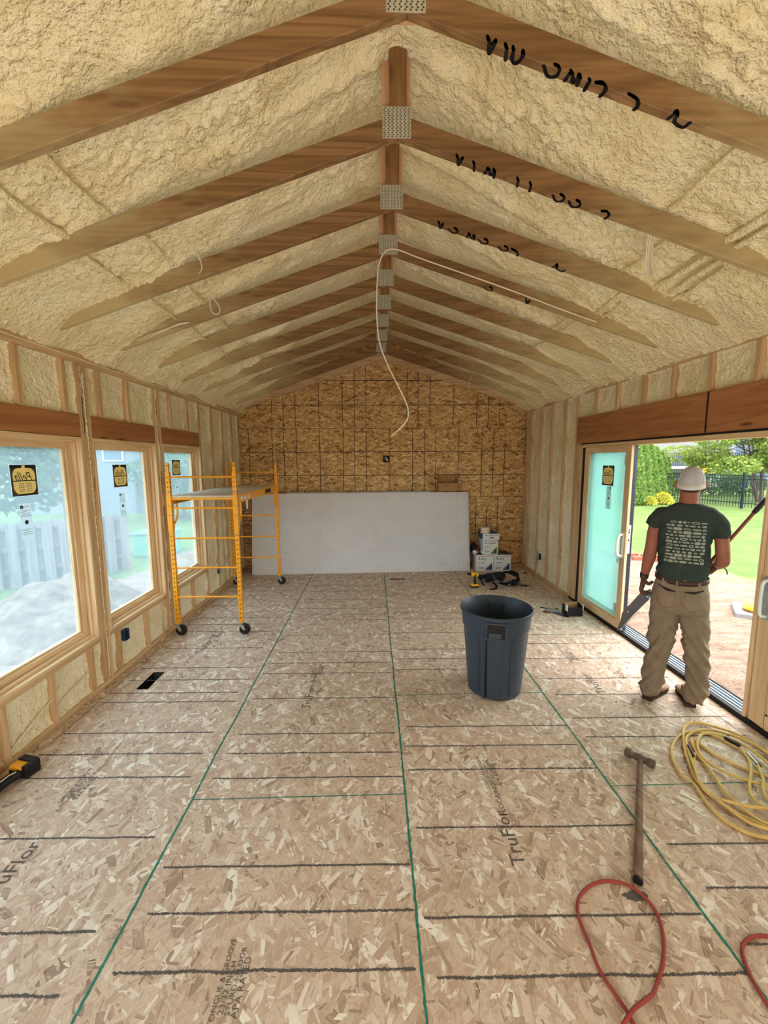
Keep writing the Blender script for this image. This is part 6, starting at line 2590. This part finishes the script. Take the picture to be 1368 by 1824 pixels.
def arborvitae(h, r, seed):
    rnd = random.Random(seed)
    mb = MB()

    def fn(rnd):
        z = rnd.random() ** 1.15
        a = rnd.uniform(0, 2 * pi)
        rr = r * (1 - z) ** .62 * (1 + .16 * noise.noise(Vector((cos(a) * 2, sin(a) * 2, z * 7 + seed)))) * rnd.uniform(.82, 1.04) * min(1, .55 + z * 6)
        return Vector((rr * cos(a), rr * sin(a), z * h)), Vector((cos(a) * .5, sin(a) * .5, .9)).normalized()
    leaves(mb, fn, 5200, .13, 'arbor', rnd)
    core = MB()
    mb.lathe([(.02, .1), (r * .72, .12), (r * .68, h * .35), (r * .45, h * .7), (.02, h * .93)], 'bluegreen', 14)
    tk = MB()
    tk.cyl((0, 0, 0), (0, 0, h * .5), .05, 'bark', 8)
    return mb, tk


ar = thing('arborvitae', 'tallest arborvitae at the left end of the hedge row, next to the door jamb', 'shrub', (12.75, 19.2, GZ), 0, 'arborvitae row by the metal fence')
W_ = WM.pop(ar.name)
mf, mt_ = arborvitae(3.1, .62, 3)
mf.build('foliage', ar, angle=0)
mt_.build('stem', ar)
for (x, y, s, lb) in ((13.35, 19.6, .93, 'second arborvitae from the door jamb in the hedge row'), (13.95, 20.0, .87, 'third arborvitae from the door jamb, in the middle of the hedge row'),
                      (14.55, 20.45, .80, 'fourth arborvitae from the door jamb in the hedge row'), (12.1, 18.8, 1.02, 'arborvitae half hidden behind the door jamb'), (15.05, 20.9, .74, 'smallest arborvitae at the fence end of the hedge row')):
    c = dup(ar, loc=(x, y, GZ), label=lb)
    c.scale = (1, 1, s)
    c.rotation_euler = (0, 0, x * 3)
sh = thing('shrub', 'larger yellow-green shrub at the foot of the arborvitae row', 'shrub', (13.7, 18.9, GZ), 0, 'yellow-green shrubs by the arborvitae')
WM.pop(sh.name)
rnd = random.Random(5)
mb = MB()


def fsh(rnd):
    a, b = rnd.uniform(0, 2 * pi), rnd.uniform(0, pi / 2)
    r = rnd.uniform(.25, .42)
    v = Vector((cos(a) * cos(b), sin(a) * cos(b), sin(b) * 1.15))
    return v * r + Vector((0, 0, .05)), v


leaves(mb, fsh, 1800, .09, 'shrub', rnd)
mb.build('foliage', sh, angle=0)
mb = MB()
for k in range(6):
    mb.tube([(0, 0, 0), (.15 * cos(k), .15 * sin(k), .3)], [.01, .004], 'bark', 5)
mb.build('stem', sh)
c = dup(sh, loc=(12.85, 18.6, GZ), label='smaller yellow-green shrub at the left foot of the arborvitae row')
c.scale = (.75, .75, .75)


def tree(label, base, blobs, nleaf, size, trunk_h, trunk_r, mat, seed, stems=1, cat='tree', nm='broadleaf_tree'):
    rnd = random.Random(seed)
    t = thing(nm, label, cat, base)
    b0 = Vector(base)
    mb = MB()

    def fn(rnd):
        c, r = rnd.choice(blobs)
        a, b = rnd.uniform(0, 2 * pi), math.acos(rnd.uniform(-1, 1))
        v = Vector((cos(a) * sin(b), sin(a) * sin(b), cos(b)))
        q_ = rnd.uniform(.45, 1.0) ** .5
        return b0 + Vector(c) + Vector((v.x * r[0], v.y * r[1], v.z * r[2])) * q_, Vector((v.x, v.y, -.4)).normalized()
    leaves(mb, fn, nleaf, size, mat, rnd)
    mb.build('foliage', t, angle=0)
    mb = MB()
    for k in range(stems):
        dx, dy = (rnd.uniform(-.5, .5), rnd.uniform(-.5, .5)) if stems > 1 else (0, 0)
        P = [b0 + Vector((dx * .3, dy * .3, 0)), b0 + Vector((dx, dy, trunk_h * .5)), b0 + Vector((dx * 1.6, dy * 1.6, trunk_h))]
        mb.tube(P, [trunk_r, trunk_r * .8, trunk_r * .5], 'bark', 8)
    for c, r in blobs:
        mb.tube([b0 + Vector((0, 0, trunk_h * .7)), b0 + Vector((c[0] * .5, c[1] * .5, trunk_h * .8 + c[2] * .15)), b0 + Vector(c)], [trunk_r * .4, trunk_r * .25, trunk_r * .1], 'bark', 6)
    mb.build('trunk', t)
    return t


rb = random.Random(11)
blobs = [((rb.uniform(-3.3, 2.2), rb.uniform(-1.6, 1.6), rb.uniform(1.75, 4.6)), (rb.uniform(.7, 1.3), rb.uniform(.7, 1.2), rb.uniform(.25, .5))) for _ in range(34)]
tree('broad leafy light green tree overhanging the metal fence', (19.0, 19.4, GZ), blobs, 26000, .15, 3.0, .045, 'leaf', 21, 6)
tree('round dark bush behind the metal fence, right of the person', (20.0, 23.0, GZ), [((0, 0, .8), (1.3, 1, .7)), ((1.6, .3, .7), (1.2, 1, .6)), ((-1.5, .5, .6), (1.0, .9, .5))], 5000, .14, .5, .05, 'bluegreen', 31, 1, 'shrub', 'round_bush')
blobs = [((rb.uniform(-1.5, 1.5), rb.uniform(-1.5, 1.5), rb.uniform(1.4, 5.5)), (rb.uniform(.8, 1.4), rb.uniform(.8, 1.3), rb.uniform(.6, 1.0))) for _ in range(22)]
tree('bushy tree beyond the board fence at the nearest left window', (-9.6, 9.2, GZ), blobs, 13000, .20, 2.5, .14, 'bluegreen', 41, 1, nm='bushy_tree')
blobs = [((rb.uniform(-1.5, 1.5), rb.uniform(-1.2, 1.2), rb.uniform(.9, 2.6)), (rb.uniform(.7, 1.1), rb.uniform(.6, 1.0), rb.uniform(.5, .7))) for _ in range(12)]
tree('low spreading tree in front of the blue-grey house on the left', (-7.4, 16.0, GZ), blobs, 7000, .17, 1.2, .08, 'bluegreen', 51, 1, nm='spreading_tree')
# brick edging and a yellow planter on the dirt
mb = MB()
M['brick'] = simple('brick_paver', (140, 84, 70), .85, var=.2, scale=14)
for r in range(2):
    for k in range(5):
        x = 5.05 + .22 * k + .1 * r
        y = 8.55 - .09 * k * 1.5 + .32 * r - .0
        mb.box((x, y, GZ), (x + .21, y + .10, GZ + .07), 'brick')
tag(mb.build('brick_edging', bevel=.004), 'rows of red brick edging on the soil left of the person', 'bricks', kind='stuff')
t = thing('work_lamp', 'yellow object on a dark mat lying on the soil right of the person', 'tool', (5.3, 5.35, GZ))
mb = MB()
mb.prism([(4.86, 5.15, GZ), (5.4, 4.85, GZ), (5.7, 5.3, GZ), (5.2, 5.6, GZ)], (0, 0, .05), 'grey_print')
mb.build('mat', t)
mb = MB()
mb.ball((5.25, 5.22, GZ + .09), (.2, .16, .07), 'amber', 16, 8)
mb.build('cover', t)
